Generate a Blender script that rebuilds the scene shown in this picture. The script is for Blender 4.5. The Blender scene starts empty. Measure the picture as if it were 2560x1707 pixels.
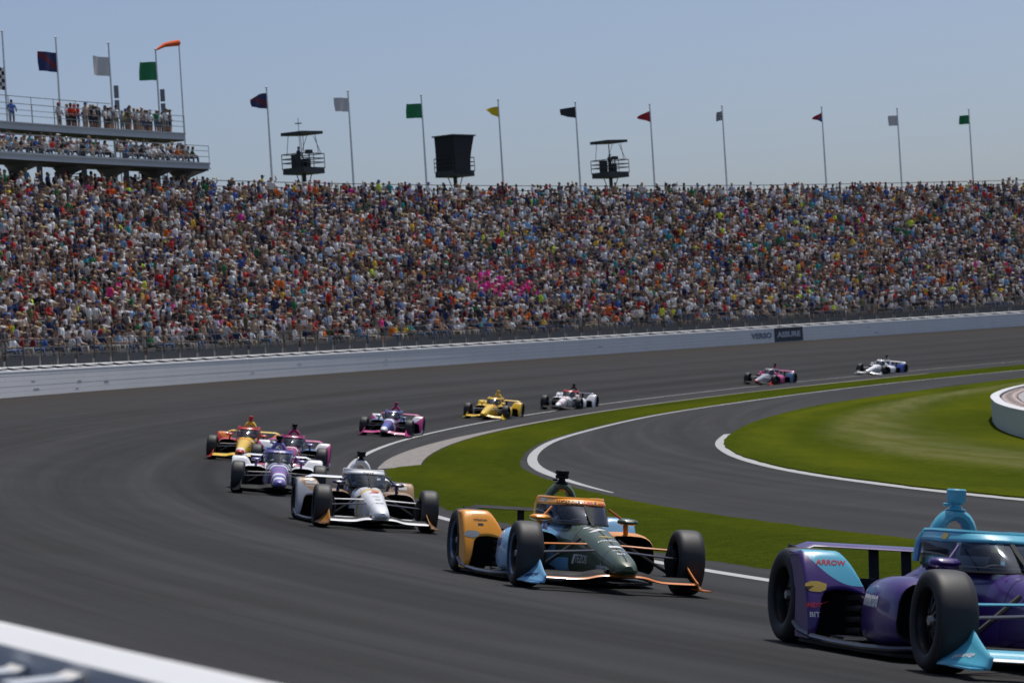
import bpy, bmesh, math, random
import numpy as np
from mathutils import Vector, Matrix
from mathutils.bvhtree import BVHTree

random.seed(7)
rng = np.random.default_rng(7)
R = math.radians
SC = bpy.context.scene
COL = SC.collection

# ------------------------------------------------------------------ camera
CAMZ, PITCH, ROLL, FPX = 2.983, 0.0029279, -0.0623748, 7224.63
CX, CY = 175.455, 87.229          # centre of the turn
RI = 180.276                      # radius of the white line at the foot of the banking
BANK = 0.13166
WALL_S = 17.713
cp, sp = math.cos(PITCH), math.sin(PITCH)
fw = Vector((0, cp, sp)); up0 = Vector((0, -sp, cp)); rt0 = Vector((1, 0, 0))
c_, s_ = math.cos(ROLL), math.sin(ROLL)
rt = c_ * rt0 + s_ * up0
up = -s_ * rt0 + c_ * up0
cam_d = bpy.data.cameras.new('camera')
cam = bpy.data.objects.new('camera', cam_d)
COL.objects.link(cam)
cam.matrix_world = Matrix(((rt.x, up.x, -fw.x, 0), (rt.y, up.y, -fw.y, 0), (rt.z, up.z, -fw.z, CAMZ), (0, 0, 0, 1)))
cam_d.sensor_width = 36.0
cam_d.lens = FPX / 2560 * 36.0
cam_d.clip_start = 0.3
cam_d.clip_end = 6000
cam_d.dof.use_dof = True
cam_d.dof.focus_distance = 30.0
cam_d.dof.aperture_fstop = 6.5
SC.camera = cam

# ------------------------------------------------------------------ sky, sun, exposure
SUN_DIR = Vector((0.20, 0.36, 1.0)).normalized()
W = bpy.data.worlds.new('World'); SC.world = W; W.use_nodes = True
nt = W.node_tree
for n in list(nt.nodes): nt.nodes.remove(n)
sky = nt.nodes.new('ShaderNodeTexSky'); sky.sky_type = 'NISHITA'; sky.sun_disc = False
sky.sun_elevation = math.asin(SUN_DIR.z)
sky.sun_rotation = math.atan2(SUN_DIR.x, SUN_DIR.y)
sky.air_density = 0.62; sky.dust_density = 2.3; sky.ozone_density = 3.0
bg = nt.nodes.new('ShaderNodeBackground'); bg.inputs[1].default_value = 0.108
wo = nt.nodes.new('ShaderNodeOutputWorld')
nt.links.new(sky.outputs[0], bg.inputs[0]); nt.links.new(bg.outputs[0], wo.inputs[0])
sd = bpy.data.lights.new('sun', 'SUN'); sd.energy = 3.1; sd.angle = R(0.53); sd.color = (1.0, 0.965, 0.91)
sun = bpy.data.objects.new('sun', sd); COL.objects.link(sun)
sun.rotation_euler = SUN_DIR.to_track_quat('Z', 'Y').to_euler()
sun.location = (0, 0, 60)
SC.view_settings.view_transform = 'Standard'; SC.view_settings.look = 'None'
SC.view_settings.gamma = 1; SC.view_settings.use_curve_mapping = False
SC.view_settings.exposure = 0.0
SC.render.engine = 'CYCLES'

# ------------------------------------------------------------------ helpers
MATS = {}
def mat(name, col, rough=0.5, metal=0.0, coat=0.0, noise=0.0, nscale=8.0, bump=0.0, bscale=60.0, spec=0.5):
    if name in MATS: return MATS[name]
    m = bpy.data.materials.new(name); m.use_nodes = True
    t = m.node_tree; b = t.nodes['Principled BSDF']
    b.inputs['Base Color'].default_value = (*col, 1)
    b.inputs['Roughness'].default_value = rough
    b.inputs['Metallic'].default_value = metal
    b.inputs['Coat Weight'].default_value = coat
    b.inputs['Coat Roughness'].default_value = 0.08
    b.inputs['Specular IOR Level'].default_value = spec
    tc = t.nodes.new('ShaderNodeTexCoord')
    if noise > 0:
        nz = t.nodes.new('ShaderNodeTexNoise'); nz.inputs['Scale'].default_value = nscale
        nz.inputs['Detail'].default_value = 6
        t.links.new(tc.outputs['Object'], nz.inputs['Vector'])
        mx = t.nodes.new('ShaderNodeMix'); mx.data_type = 'RGBA'
        mx.inputs[6].default_value = (*[c * (1 - noise) for c in col], 1)
        mx.inputs[7].default_value = (*[min(1, c * (1 + noise)) for c in col], 1)
        t.links.new(nz.outputs[0], mx.inputs[0]); t.links.new(mx.outputs[2], b.inputs['Base Color'])
        mr = t.nodes.new('ShaderNodeMapRange'); mr.inputs[3].default_value = max(0.02, rough - 0.1); mr.inputs[4].default_value = min(1, rough + 0.15)
        t.links.new(nz.outputs[0], mr.inputs[0]); t.links.new(mr.outputs[0], b.inputs['Roughness'])
    if bump > 0:
        n2 = t.nodes.new('ShaderNodeTexNoise'); n2.inputs['Scale'].default_value = bscale
        t.links.new(tc.outputs['Object'], n2.inputs['Vector'])
        bp = t.nodes.new('ShaderNodeBump'); bp.inputs['Strength'].default_value = bump; bp.inputs['Distance'].default_value = 0.01
        t.links.new(n2.outputs[0], bp.inputs['Height']); t.links.new(bp.outputs[0], b.inputs['Normal'])
    MATS[name] = m
    return m

def tag(o, label=None, cat=None, group=None, kind=None):
    if label: o['label'] = label
    if cat: o['category'] = cat
    if group: o['group'] = group
    if kind: o['kind'] = kind
    return o

def empty(name, loc=(0, 0, 0), mw=None):
    o = bpy.data.objects.new(name, None); COL.objects.link(o)
    o.empty_display_size = 0.2
    if mw is not None: o.matrix_world = mw
    else: o.location = loc
    return o

class MB:
    """collects shapes, then links them as one mesh object"""
    def __init__(s): s.v = []; s.f = []; s.m = []
    def add(s, vs, fs, mi=0):
        o = len(s.v); s.v += [tuple(v) for v in vs]
        s.f += [tuple(i + o for i in f) for f in fs]
        s.m += [mi] * len(fs) if isinstance(mi, int) else list(mi)
        return s
    def box(s, c, d, mi=0, rot=None):
        x, y, z = [k / 2 for k in d]
        vs = [Vector((a * x, b * y, e * z)) for a in (-1, 1) for b in (-1, 1) for e in (-1, 1)]
        if rot is not None: vs = [rot @ v for v in vs]
        vs = [v + Vector(c) for v in vs]
        return s.add(vs, [(0, 1, 3, 2), (4, 6, 7, 5), (0, 4, 5, 1), (2, 3, 7, 6), (0, 2, 6, 4), (1, 5, 7, 3)], mi)
    def loft(s, rings, cap0=True, cap1=True, mi=0, closed=True, mis=None):
        n = len(rings[0]); vs = [v for r in rings for v in r]; fs = []; ms = []
        for i in range(len(rings) - 1):
            for j in range(n if closed else n - 1):
                k = (j + 1) % n
                fs.append((i * n + j, i * n + k, (i + 1) * n + k, (i + 1) * n + j))
                ms.append(mis(i, j) if mis else mi)
        if cap0: fs.append(tuple(range(n))[::-1]); ms.append(mis(0, -1) if mis else mi)
        if cap1: fs.append(tuple((len(rings) - 1) * n + j for j in range(n))); ms.append(mis(len(rings) - 2, -1) if mis else mi)
        return s.add(vs, fs, ms)
    def tube(s, pts, ra, rb=None, n=8, mi=0, upv=(0, 0, 1), caps=True):
        pts = [Vector(p) for p in pts]; rings = []
        for i, p in enumerate(pts):
            d = (pts[min(i + 1, len(pts) - 1)] - pts[max(i - 1, 0)]).normalized()
            u = Vector(upv)
            if abs(d.dot(u)) > 0.97: u = Vector((1, 0, 0))
            a = d.cross(u).normalized(); b = a.cross(d).normalized()
            r1 = ra[i] if isinstance(ra, (list, tuple)) else ra
            r2 = r1 if rb is None else (rb[i] if isinstance(rb, (list, tuple)) else rb)
            rings.append([p + a * (math.cos(t) * r1) + b * (math.sin(t) * r2) for t in [2 * math.pi * k / n for k in range(n)]])
        return s.loft(rings, caps, caps, mi)
    def lathe_y(s, prof, c=(0, 0, 0), n=32, mi=0, mis=None, closed=False):
        rings = []
        for k in range(n):
            a = 2 * math.pi * k / n
            rings.append([Vector((c[0] + math.cos(a) * r, c[1] + y, c[2] + math.sin(a) * r)) for r, y in prof])
        m = len(prof); vs = [v for r in rings for v in r]; fs = []; ms = []
        for i in range(n):
            for j in range(m - 1):
                i2 = (i + 1) % n
                fs.append((i * m + j, i2 * m + j, i2 * m + j + 1, i * m + j + 1)); ms.append(mis(j) if mis else mi)
        return s.add(vs, fs, ms)
    def lathe_z(s, prof, c=(0, 0, 0), n=24, mi=0):
        rings = [[Vector((c[0] + math.cos(2 * math.pi * k / n) * r, c[1] + math.sin(2 * math.pi * k / n) * r, c[2] + z)) for k in range(n)] for r, z in prof]
        return s.loft(rings, True, True, mi)
    def build(s, name, mats, parent=None, smooth=False, sharp=40):
        me = bpy.data.meshes.new(name)
        me.from_pydata(s.v, [], s.f)
        if not isinstance(mats, (list, tuple)): mats = [mats]
        for m in mats: me.materials.append(m)
        me.polygons.foreach_set('material_index', s.m)
        bm = bmesh.new(); bm.from_mesh(me); bmesh.ops.recalc_face_normals(bm, faces=bm.faces); 
        if smooth:
            for f in bm.faces: f.smooth = True
            ca = math.radians(sharp)
            for e in bm.edges:
                if len(e.link_faces) == 2 and e.calc_face_angle(0) > ca: e.smooth = False
        bm.to_mesh(me); bm.free()
        o = bpy.data.objects.new(name, me); COL.objects.link(o)
        if parent: o.parent = parent
        return o

def P(ang, s, z=0.0):
    a = R(ang); r = RI + s
    return Vector((CX + r * math.cos(a), CY + r * math.sin(a), z))
def bank(s): return max(0.0, s) * BANK

def interp(tab, a):
    xs = [t[0] for t in tab]; ys = [t[1] for t in tab]
    return float(np.interp(a, xs, ys))
def smoothtab(tab, lo, hi, step=0.5, w=1.2):
    a = np.arange(lo, hi + step, step); y = np.interp(a, [t[0] for t in tab], [t[1] for t in tab])
    k = int(w / step)
    yy = np.array([y[max(0, i - k):i + k + 1].mean() for i in range(len(y))])
    return list(zip(a.tolist(), yy.tolist()))

# ------------------------------------------------------------------ lettering, prepared while the scene is small
WORDS = {}
def prep(word, shear=0.0, bold=0.0):
    cu = bpy.data.curves.new('w', 'FONT'); cu.body = word; cu.size = 1.0; cu.shear = shear; cu.offset = bold
    cu.align_x = 'CENTER'; cu.align_y = 'CENTER'; cu.resolution_u = 3
    ob = bpy.data.objects.new('w', cu); COL.objects.link(ob)
    dg = bpy.context.evaluated_depsgraph_get()
    me = bpy.data.meshes.new_from_object(ob.evaluated_get(dg))
    bm = bmesh.new(); bm.from_mesh(me)
    bmesh.ops.triangulate(bm, faces=bm.faces)
    bmesh.ops.subdivide_edges(bm, edges=[e for e in bm.edges if e.calc_length() > 0.25], cuts=1)
    bmesh.ops.triangulate(bm, faces=bm.faces)
    vs = np.array([v.co[:] for v in bm.verts]); fs = [tuple(v.index for v in f.verts) for f in bm.faces]
    bm.free(); bpy.data.objects.remove(ob); bpy.data.meshes.remove(me); bpy.data.curves.remove(cu)
    if len(vs):
        vs[:, 1] -= (vs[:, 1].max() + vs[:, 1].min()) / 2; vs[:, 0] -= (vs[:, 0].max() + vs[:, 0].min()) / 2
        vs /= (vs[:, 1].max() - vs[:, 1].min())
    WORDS[word] = (vs, fs)
for w, sh, bo in (('LUCAS OIL', .25, .03), ('VUSE', .1, .03), ('mission', .1, .02), ('7', .25, .05), ('2', .3, .06), ('TEZOS', 0, .01), ('cadence', 0, .01),
                  ('alteryx', .1, .02), ('ARROW', .2, .03), ('immense', .1, .04), ('S', .1, .04), ('BIT', 0, .02), ('NTT DATA', .1, .03), ('DIRECTV', 0, .03),
                  ('VERSO', 0, .05), ('ASSURE', 0, .05), ('SHELL', 0, .04), ('gainbridge', 0, .03), ('MILLER', .2, .04), ('vuse', .1, .03), ('INDY', .1, .04), ('23', .1, .05)):
    prep(w, sh, bo)

def decal(shape, bvh, cen, u, v, pdir, size, m, parent, name='lettering', off=0.004, asp=1.0):
    vs, fs = shape
    cen = Vector(cen); u = Vector(u).normalized(); v = Vector(v).normalized(); pdir = Vector(pdir).normalized()
    out = []; last = None
    for q in vs:
        p = cen + u * (q[0] * size * asp) + v * (q[1] * size)
        hit = bvh.ray_cast(p - pdir * 0.6, pdir, 1.2) if bvh else (None,)
        if hit[0] is not None:
            n = hit[1]
            if n.dot(pdir) > 0: n = -n
            out.append(hit[0] + n * off); last = (hit[0] - p).dot(pdir)
        else:
            out.append(p + pdir * ((last or 0)) - pdir * off)
    b = MB(); b.add(out, fs); o = b.build(name, m, parent)
    return o
def poly_shape(pts, cuts=1):
    bm = bmesh.new(); f = bm.faces.new([bm.verts.new((x, y, 0)) for x, y in pts])
    bmesh.ops.triangulate(bm, faces=bm.faces)
    for _ in range(cuts):
        bmesh.ops.subdivide_edges(bm, edges=list(bm.edges), cuts=1, use_grid_fill=True)
    bmesh.ops.triangulate(bm, faces=bm.faces)
    bm.verts.index_update()
    r = (np.array([v.co[:] for v in bm.verts]), [tuple(v.index for v in f.verts) for f in bm.faces]); bm.free(); return r
BOWTIE = poly_shape([(-1.3, -.28), (-.42, -.28), (-.42, -.5), (.55, -.5), (.48, -.28), (1.15, -.28), (1.35, .28), (.45, .28), (.45, .5), (-.5, .5), (-.44, .28), (-1.1, .28)])
RECT = poly_shape([(-1, -.5), (1, -.5), (1, .5), (-1, .5)], 2)
DISC = poly_shape([(math.cos(k * math.pi / 8) * .5, math.sin(k * math.pi / 8) * .5) for k in range(16)])
CHEV = poly_shape([(-.5, -.5), (.1, -.5), (.5, .5), (-.1, .5)])

# ------------------------------------------------------------------ ground materials
def polar_nodes(t):
    """r-RI and arc length along the track, computed from the world position"""
    g = t.nodes.new('ShaderNodeNewGeometry')
    sub = t.nodes.new('ShaderNodeVectorMath'); sub.operation = 'SUBTRACT'; sub.inputs[1].default_value = (CX, CY, 0)
    t.links.new(g.outputs['Position'], sub.inputs[0])
    sx = t.nodes.new('ShaderNodeSeparateXYZ'); t.links.new(sub.outputs[0], sx.inputs[0])
    cx = t.nodes.new('ShaderNodeCombineXYZ'); t.links.new(sx.outputs[0], cx.inputs[0]); t.links.new(sx.outputs[1], cx.inputs[1])
    ln = t.nodes.new('ShaderNodeVectorMath'); ln.operation = 'LENGTH'; t.links.new(cx.outputs[0], ln.inputs[0])
    s = t.nodes.new('ShaderNodeMath'); s.operation = 'SUBTRACT'; s.inputs[1].default_value = RI; t.links.new(ln.outputs['Value'], s.inputs[0])
    neg = t.nodes.new('ShaderNodeMath'); neg.operation = 'MULTIPLY'; neg.inputs[1].default_value = -1; t.links.new(sx.outputs[0], neg.inputs[0])
    at = t.nodes.new('ShaderNodeMath'); at.operation = 'ARCTAN2'; t.links.new(sx.outputs[1], at.inputs[0]); t.links.new(neg.outputs[0], at.inputs[1])
    al = t.nodes.new('ShaderNodeMath'); al.operation = 'MULTIPLY'; al.inputs[1].default_value = RI; t.links.new(at.outputs[0], al.inputs[0])
    return s.outputs[0], al.outputs[0]
def combine(t, a, ka, b, kb):
    ma = t.nodes.new('ShaderNodeMath'); ma.operation = 'MULTIPLY'; ma.inputs[1].default_value = ka; t.links.new(a, ma.inputs[0])
    mb = t.nodes.new('ShaderNodeMath'); mb.operation = 'MULTIPLY'; mb.inputs[1].default_value = kb; t.links.new(b, mb.inputs[0])
    c = t.nodes.new('ShaderNodeCombineXYZ'); t.links.new(ma.outputs[0], c.inputs[0]); t.links.new(mb.outputs[0], c.inputs[1]); return c.outputs[0]
def noise(t, vec, scale, detail=4, rough=0.5):
    n = t.nodes.new('ShaderNodeTexNoise'); n.inputs['Scale'].default_value = scale; n.inputs['Detail'].default_value = detail
    n.inputs['Roughness'].default_value = rough; t.links.new(vec, n.inputs['Vector']); return n.outputs[0]
def ramp(t, fac, stops):
    r = t.nodes.new('ShaderNodeValToRGB'); e = r.color_ramp.elements
    e[0].position, e[0].color = stops[0][0], (*stops[0][1], 1); e[1].position, e[1].color = stops[-1][0], (*stops[-1][1], 1)
    for p, c in stops[1:-1]:
        k = e.new(p); k.color = (*c, 1)
    t.links.new(fac, r.inputs[0]); return r.outputs[0]
def mixc(t, fac, a, b, mode='MIX'):
    m = t.nodes.new('ShaderNodeMix'); m.data_type = 'RGBA'; m.blend_type = mode
    for k, i in ((fac, 0), (a, 6), (b, 7)):
        if isinstance(k, (int, float)): m.inputs[i].default_value = k
        elif isinstance(k, tuple): m.inputs[i].default_value = (*k, 1)
        else: t.links.new(k, m.inputs[i])
    return m.outputs[2]
def addbump(t, b, h, strength, dist):
    bp = t.nodes.new('ShaderNodeBump'); bp.inputs['Strength'].default_value = strength; bp.inputs['Distance'].default_value = dist
    t.links.new(h, bp.inputs['Height']); t.links.new(bp.outputs[0], b.inputs['Normal'])

def asphalt_mat(name, tint=1.0, groove=True):
    m = bpy.data.materials.new(name); m.use_nodes = True; t = m.node_tree; b = t.nodes['Principled BSDF']
    s, al = polar_nodes(t)
    v1 = combine(t, s, 0.55, al, 0.010); v2 = combine(t, s, 2.6, al, 0.03)
    n1 = noise(t, v1, 1.0, 5, .6); n2 = noise(t, v2, 1.0, 4, .6)
    g = t.nodes.new('ShaderNodeNewGeometry')
    n3 = noise(t, g.outputs['Position'], 0.35, 5); n4 = noise(t, g.outputs['Position'], 55.0, 3)
    k = tint
    base = ramp(t, n1, [(0.40, (.024 * k, .0235 * k, .0225 * k)), (.50, (.038 * k, .038 * k, .039 * k)), (.60, (.053 * k, .053 * k, .056 * k))])
    c = mixc(t, 0.55, base, ramp(t, n2, [(0.41, (.026 * k, .026 * k, .026 * k)), (.59, (.052 * k, .052 * k, .055 * k))]))
    c = mixc(t, 0.25, c, ramp(t, n3, [(0.40, (.032 * k, .030 * k, .027 * k)), (.60, (.047 * k, .047 * k, .050 * k))]))
    c = mixc(t, 0.22, c, ramp(t, n4, [(0.3, (.022 * k, .022 * k, .022 * k)), (.75, (.085 * k, .085 * k, .085 * k))]))
    if groove:
        mr = t.nodes.new('ShaderNodeMapRange'); mr.inputs[1].default_value = 12.5; mr.inputs[2].default_value = 17.6
        t.links.new(s, mr.inputs[0])
        c = mixc(t, mr.outputs[0], c, (.042, .037, .032))
        # darker rubbered line through the middle of the groove
        ws = t.nodes.new('ShaderNodeMath'); ws.operation = 'ADD'
        sc = t.nodes.new('ShaderNodeMath'); sc.operation = 'MULTIPLY'; sc.inputs[1].default_value = 1.6
        t.links.new(noise(t, combine(t, s, 0.0, al, 0.02), 1.0, 2), sc.inputs[0]); t.links.new(s, ws.inputs[0]); t.links.new(sc.outputs[0], ws.inputs[1])
        dv = t.nodes.new('ShaderNodeMath'); dv.operation = 'DIVIDE'; dv.inputs[1].default_value = 18.0; t.links.new(ws.outputs[0], dv.inputs[0])
        rl = ramp(t, dv.outputs[0], [(0.08, (1, 1, 1)), (.15, (.66, .66, .66)), (.19, (1, 1, 1)), (.26, (.60, .60, .61)), (.32, (1.05, 1.05, 1.05)), (.40, (.72, .72, .72)), (.52, (1.02, 1.02, 1.02)), (.62, (.80, .79, .78)), (.7, (1, 1, 1))])
        c = mixc(t, 0.9, c, rl, 'MULTIPLY')
    t.links.new(c, b.inputs['Base Color'])
    b.inputs['Roughness'].default_value = 0.92; b.inputs['Specular IOR Level'].default_value = 0.10
    addbump(t, b, n4, 0.35, 0.004)
    return m
def grass_mat(name, infield):
    m = bpy.data.materials.new(name); m.use_nodes = True; t = m.node_tree; b = t.nodes['Principled BSDF']
    s, al = polar_nodes(t); g = t.nodes.new('ShaderNodeNewGeometry')
    nA = noise(t, combine(t, s, 0.30, al, 0.045), 1.0, 5, .6)
    nB = noise(t, g.outputs['Position'], 3.0, 6, .7)
    nC = noise(t, g.outputs['Position'], 26.0, 3, .7)
    c = ramp(t, nA, [(.40, (.027, .044, .005)), (.5, (.050, .068, .006)), (.60, (.086, .098, .006))])
    c = mixc(t, 0.4, c, ramp(t, nB, [(.36, (.024, .040, .006)), (.52, (.052, .066, .008)), (.68, (.104, .098, .012))]))
    c = mixc(t, 0.35, c, ramp(t, nC, [(.36, (.018, .032, .003)), (.66, (.100, .118, .012))]))
    if infield:
        at = t.nodes.new('ShaderNodeAttribute'); at.attribute_name = 'edge_distance'
        w = t.nodes.new('ShaderNodeMath'); w.operation = 'MULTIPLY_ADD'; w.inputs[1].default_value = 1.8
        t.links.new(nB, w.inputs[0]); t.links.new(at.outputs['Fac'], w.inputs[2])
        d = t.nodes.new('ShaderNodeMath'); d.operation = 'DIVIDE'; d.inputs[1].default_value = 12.0; t.links.new(w.outputs[0], d.inputs[0])
        f = ramp(t, d.outputs[0], [(.28, (0, 0, 0)), (.33, (.35, .35, .35)), (.39, (.85, .85, .85)), (.47, (.85, .85, .85)), (.53, (.3, .3, .3)), (.60, (0, 0, 0))])
        c = mixc(t, f, c, ramp(t, noise(t, combine(t, s, 1.4, al, .12), 1.0, 4, .6), [(.4, (.078, .088, .024)), (.6, (.112, .115, .046))]))
    if infield:
        c = mixc(t, 1.0, c, (1.30, 1.26, 1.25), 'MULTIPLY')
        sn = t.nodes.new('ShaderNodeMath'); sn.operation = 'MULTIPLY'; sn.inputs[1].default_value = 2.3; t.links.new(w.outputs[0], sn.inputs[0])
        s2 = t.nodes.new('ShaderNodeMath'); s2.operation = 'SINE'; t.links.new(sn.outputs[0], s2.inputs[0])
        mr = t.nodes.new('ShaderNodeMapRange'); mr.inputs[1].default_value = -.6; mr.inputs[2].default_value = .6; t.links.new(s2.outputs[0], mr.inputs[0])
        c = mixc(t, mr.outputs[0], c, mixc(t, 1.0, c, (.87, .90, .88), 'MULTIPLY'))
    t.links.new(c, b.inputs['Base Color']); b.inputs['Roughness'].default_value = 1.0; b.inputs['Specular IOR Level'].default_value = 0.0
    addbump(t, b, nC, 0.8, 0.03)
    return m
def paint_mat(name, col, worn=(.2, .2, .2), amt=.5):
    m = bpy.data.materials.new(name); m.use_nodes = True; t = m.node_tree; b = t.nodes['Principled BSDF']
    s, al = polar_nodes(t); g = t.nodes.new('ShaderNodeNewGeometry')
    n = noise(t, combine(t, s, 6, al, .5), 1.0, 6, .7); n2 = noise(t, g.outputs['Position'], 14, 5, .7)
    f = ramp(t, n, [(.42, (0, 0, 0)), (.75, (amt, amt, amt))])
    c = mixc(t, f, col, worn); c = mixc(t, .3, c, ramp(t, n2, [(.3, tuple(k * .7 for k in col)), (.7, tuple(min(1, k * 1.15) for k in col))]))
    t.links.new(c, b.inputs['Base Color']); b.inputs['Roughness'].default_value = .7; return m

ASPH = asphalt_mat('racing_asphalt'); ASPH2 = asphalt_mat('infield_asphalt', 1.05, False)
GRASS = grass_mat('verge_grass', False); GRASS2 = grass_mat('infield_grass', True)
LINE = paint_mat('white_line_paint', (.46, .46, .45), (.16, .16, .16), .5)
KERB = paint_mat('kerb_concrete', (.25, .225, .195), (.13, .11, .095), .8)
LINE2 = paint_mat('edge_strip_paint', (.42, .42, .41), (.22, .22, .21), .5)

# ------------------------------------------------------------------ ground
def strip(name, angs, f0, f1, m, z=0.0, rows=1, kind='structure', zf=None, attr=None, skirt=0.0):
    """sheet between two curves given as s(angle)"""
    vs = []; fs = []; n = rows + 1; att = []
    for a in angs:
        s0 = f0(a); s1 = f1(a)
        for k in range(n):
            s = s0 + (s1 - s0) * k / rows
            vs.append(P(a, s, (zf(s) if zf else 0) + z)); att.append((s1 - s) if attr else 0)
    for i in range(len(angs) - 1):
        for k in range(rows):
            fs.append((i * n + k, (i + 1) * n + k, (i + 1) * n + k + 1, i * n + k + 1))
    if skirt:
        for k in (0, rows):
            base = len(vs)
            for i in range(len(angs)):
                v = vs[i * n + k].copy(); v.z -= skirt; vs.append(v); att.append(0)
            for i in range(len(angs) - 1):
                fs.append((i * n + k, (i + 1) * n + k, base + i + 1, base + i))
    me = bpy.data.meshes.new(name); me.from_pydata([tuple(v) for v in vs], [], fs); me.materials.append(m)
    if attr:
        A = me.attributes.new('edge_distance', 'FLOAT', 'POINT'); A.data.foreach_set('value', att)
    o = bpy.data.objects.new(name, me); COL.objects.link(o); tag(o, kind=kind)
    return o
def arange(a, b, st): return list(np.arange(a, b + 1e-6, st))

gb = MB(); n = 64
gb.add([(CX + 3000 * math.cos(2 * math.pi * k / n), CY + 3000 * math.sin(2 * math.pi * k / n), -0.06) for k in range(n)], [tuple(range(n))])
tag(gb.build('ground', GRASS), kind='structure')
strip('road_apron', arange(112, 250, .5), lambda a: -26.0, lambda a: 0.0, ASPH2, rows=2)
strip('race_track', arange(112, 250, .4), lambda a: 0.0, lambda a: 19.2, ASPH, rows=6, zf=bank)

G1 = smoothtab([(112, -9), (140, -7.2), (150, -6.5), (154, -6.1), (158, -5.1), (163.2, -4.25), (166.5, -3.75), (170, -3.3), (173.7, -2.75), (176, -2.45), (178.5, -2.2), (183, -1.78), (184, -1.7)], 112, 184, .25, .8)
GI = smoothtab([(112, -20), (140, -16.5), (151.75, -13.9), (157.85, -11.5), (164.87, -9.6), (169.75, -7.95), (174.66, -6.8), (178.27, -5.75), (182.9, -4.8), (185, -4.45), (187.5, -4.28), (192.4, -4.0), (196, -4.15), (205, -4.6), (250, -9)], 112, 250, .25, 1.2)
GO = smoothtab([(112, -33), (140, -25.5), (159.4, -19.85), (165.9, -16.8), (169.9, -14.6), (175.9, -12.6), (179.5, -11.4), (182.15, -10.4), (185.6, -9.5), (188.4, -8.95), (192.4, -8.55), (200, -8.3), (250, -12)], 112, 250, .25, 1.0)
KO = smoothtab([(150, -6.3), (158, -4.95), (163.2, -4.07), (166.5, -3.59), (170, -3.11), (172, -2.78), (173.7, -2.42), (175, -2.05), (178.46, -1.36), (180.5, -1.05), (182.75, -.82), (184, -.7)], 150, 184, .25, .5)
jit = {}
def J(a, k, amp=.05):
    key = (round(a, 2), k)
    if key not in jit: jit[key] = random.gauss(0, amp)
    return jit[key]
def g1(a): return (interp(G1, a) if a < 183.1 else interp([(183.1, -.80), (185, -.70), (190, -.38), (196, -.47), (205, -.6), (250, -1)], a)) + J(a, 1, .035)
def gi(a): return interp(GI, a)
def go(a): return interp(GO, a)
def dome(z0, z1):
    return None
verge = arange(130, 183.0, .15) + [183.05, 183.12] + arange(183.3, 235, .15)
def vergemesh():
    vs = []; fs = []; n = 9
    for a in verge:
        s0 = gi(a) + J(a, 2, .02) + 0.02; s1 = g1(a)
        for k in range(n):
            u = k / (n - 1); s = s0 + (s1 - s0) * u
            vs.append(P(a, s, (-.03, .03)[k not in (0, n - 1)] + .05 * math.sin(math.pi * u)))
    for i in range(len(verge) - 1):
        for k in range(n - 1): fs.append((i * n + k, (i + 1) * n + k, (i + 1) * n + k + 1, i * n + k + 1))
    me = bpy.data.meshes.new('grass_verge'); me.from_pydata([tuple(v) for v in vs], [], fs); me.materials.append(GRASS)
    me.polygons.foreach_set('use_smooth', [True] * len(fs))
    o = bpy.data.objects.new('grass_verge', me); COL.objects.link(o); tag(o, kind='structure')
vergemesh()
strip('infield_lawn', arange(125, 235, .2), lambda a: -60.0, lambda a: go(a) + J(a, 3, .012), GRASS2, z=.035, rows=60, attr=True, skirt=.06)
strip('infield_ground', arange(112, 250, 1), lambda a: -150.0, lambda a: -25.5, GRASS, z=.012, rows=2)
strip('white_line', arange(112, 240, .4), lambda a: -interp([(170, .14), (192, .08)], a), lambda a: interp([(170, .14), (192, .08)], a), LINE, z=.014)
strip('kerb_strip', arange(150, 183.0, .25), lambda a: interp(G1, a) - .12, lambda a: interp(KO, a) + .06, KERB, z=.012)
strip('edge_line', arange(112, 189.6, .4), lambda a: gi(a) - interp([(186, .27), (189.7, .05)], a), gi, LINE2, z=.008)
strip('edge_line', arange(179.6, 235, .4), lambda a: go(a) - .02, lambda a: go(a) + .24, LINE2, z=.008)

# ------------------------------------------------------------------ track wall
def wall_s(a): return interp([(112, WALL_S), (186, WALL_S), (199, 14.08), (230, 14.08)], a)
def wall_w(a): return interp([(186, .24), (199, .165)], a)
def wall_h(a): return interp([(112, 1.083), (186, 1.083), (199, .650), (230, .650)], a)
WHITE = mat('white_wall_paint', (.71, .71, .705), .45, noise=.05, nscale=.7, bump=.15, bscale=3)
WFACE = paint_mat('wall_face_paint', (.87, .86, .84), (.68, .68, .67), .5)
GREYC = mat('grey_concrete', (.36, .35, .33), .85, noise=.15, nscale=2)
DARKST = mat('dark_steel', (.035, .037, .04), .5, metal=.3)
wroot = empty('track_wall', P(160, WALL_S, bank(WALL_S)))
tag(wroot, 'long white steel tube barrier curving round the outside of the banked track', 'wall')
inv = wroot.matrix_world.inverted() if False else Matrix.Translation(-Vector(wroot.location))
def curvebox(b, angs, s0, s1, z0, z1, mi=0):
    """box swept along the turn; s and z given as functions of the angle"""
    rings = []
    for a in angs:
        rings.append([inv @ P(a, s0(a), z0(a)), inv @ P(a, s1(a), z0(a)), inv @ P(a, s1(a), z1(a)), inv @ P(a, s0(a), z1(a))])
    b.loft(rings, True, True, mi); return b
WA = arange(116, 222, .5)
NT = 5
for k in range(NT):
    b = MB()
    curvebox(b, WA, lambda a: wall_s(a) + (.004 if k % 2 else 0), lambda a: wall_s(a) + wall_w(a) - .03,
             lambda a: bank(wall_s(a)) + wall_h(a) * k / NT * .985 + (.004 if k else 0), lambda a: bank(wall_s(a)) + wall_h(a) * (k + 1) / NT * .985 - .003)
    b.build('steel_tube', WFACE, wroot)
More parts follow.
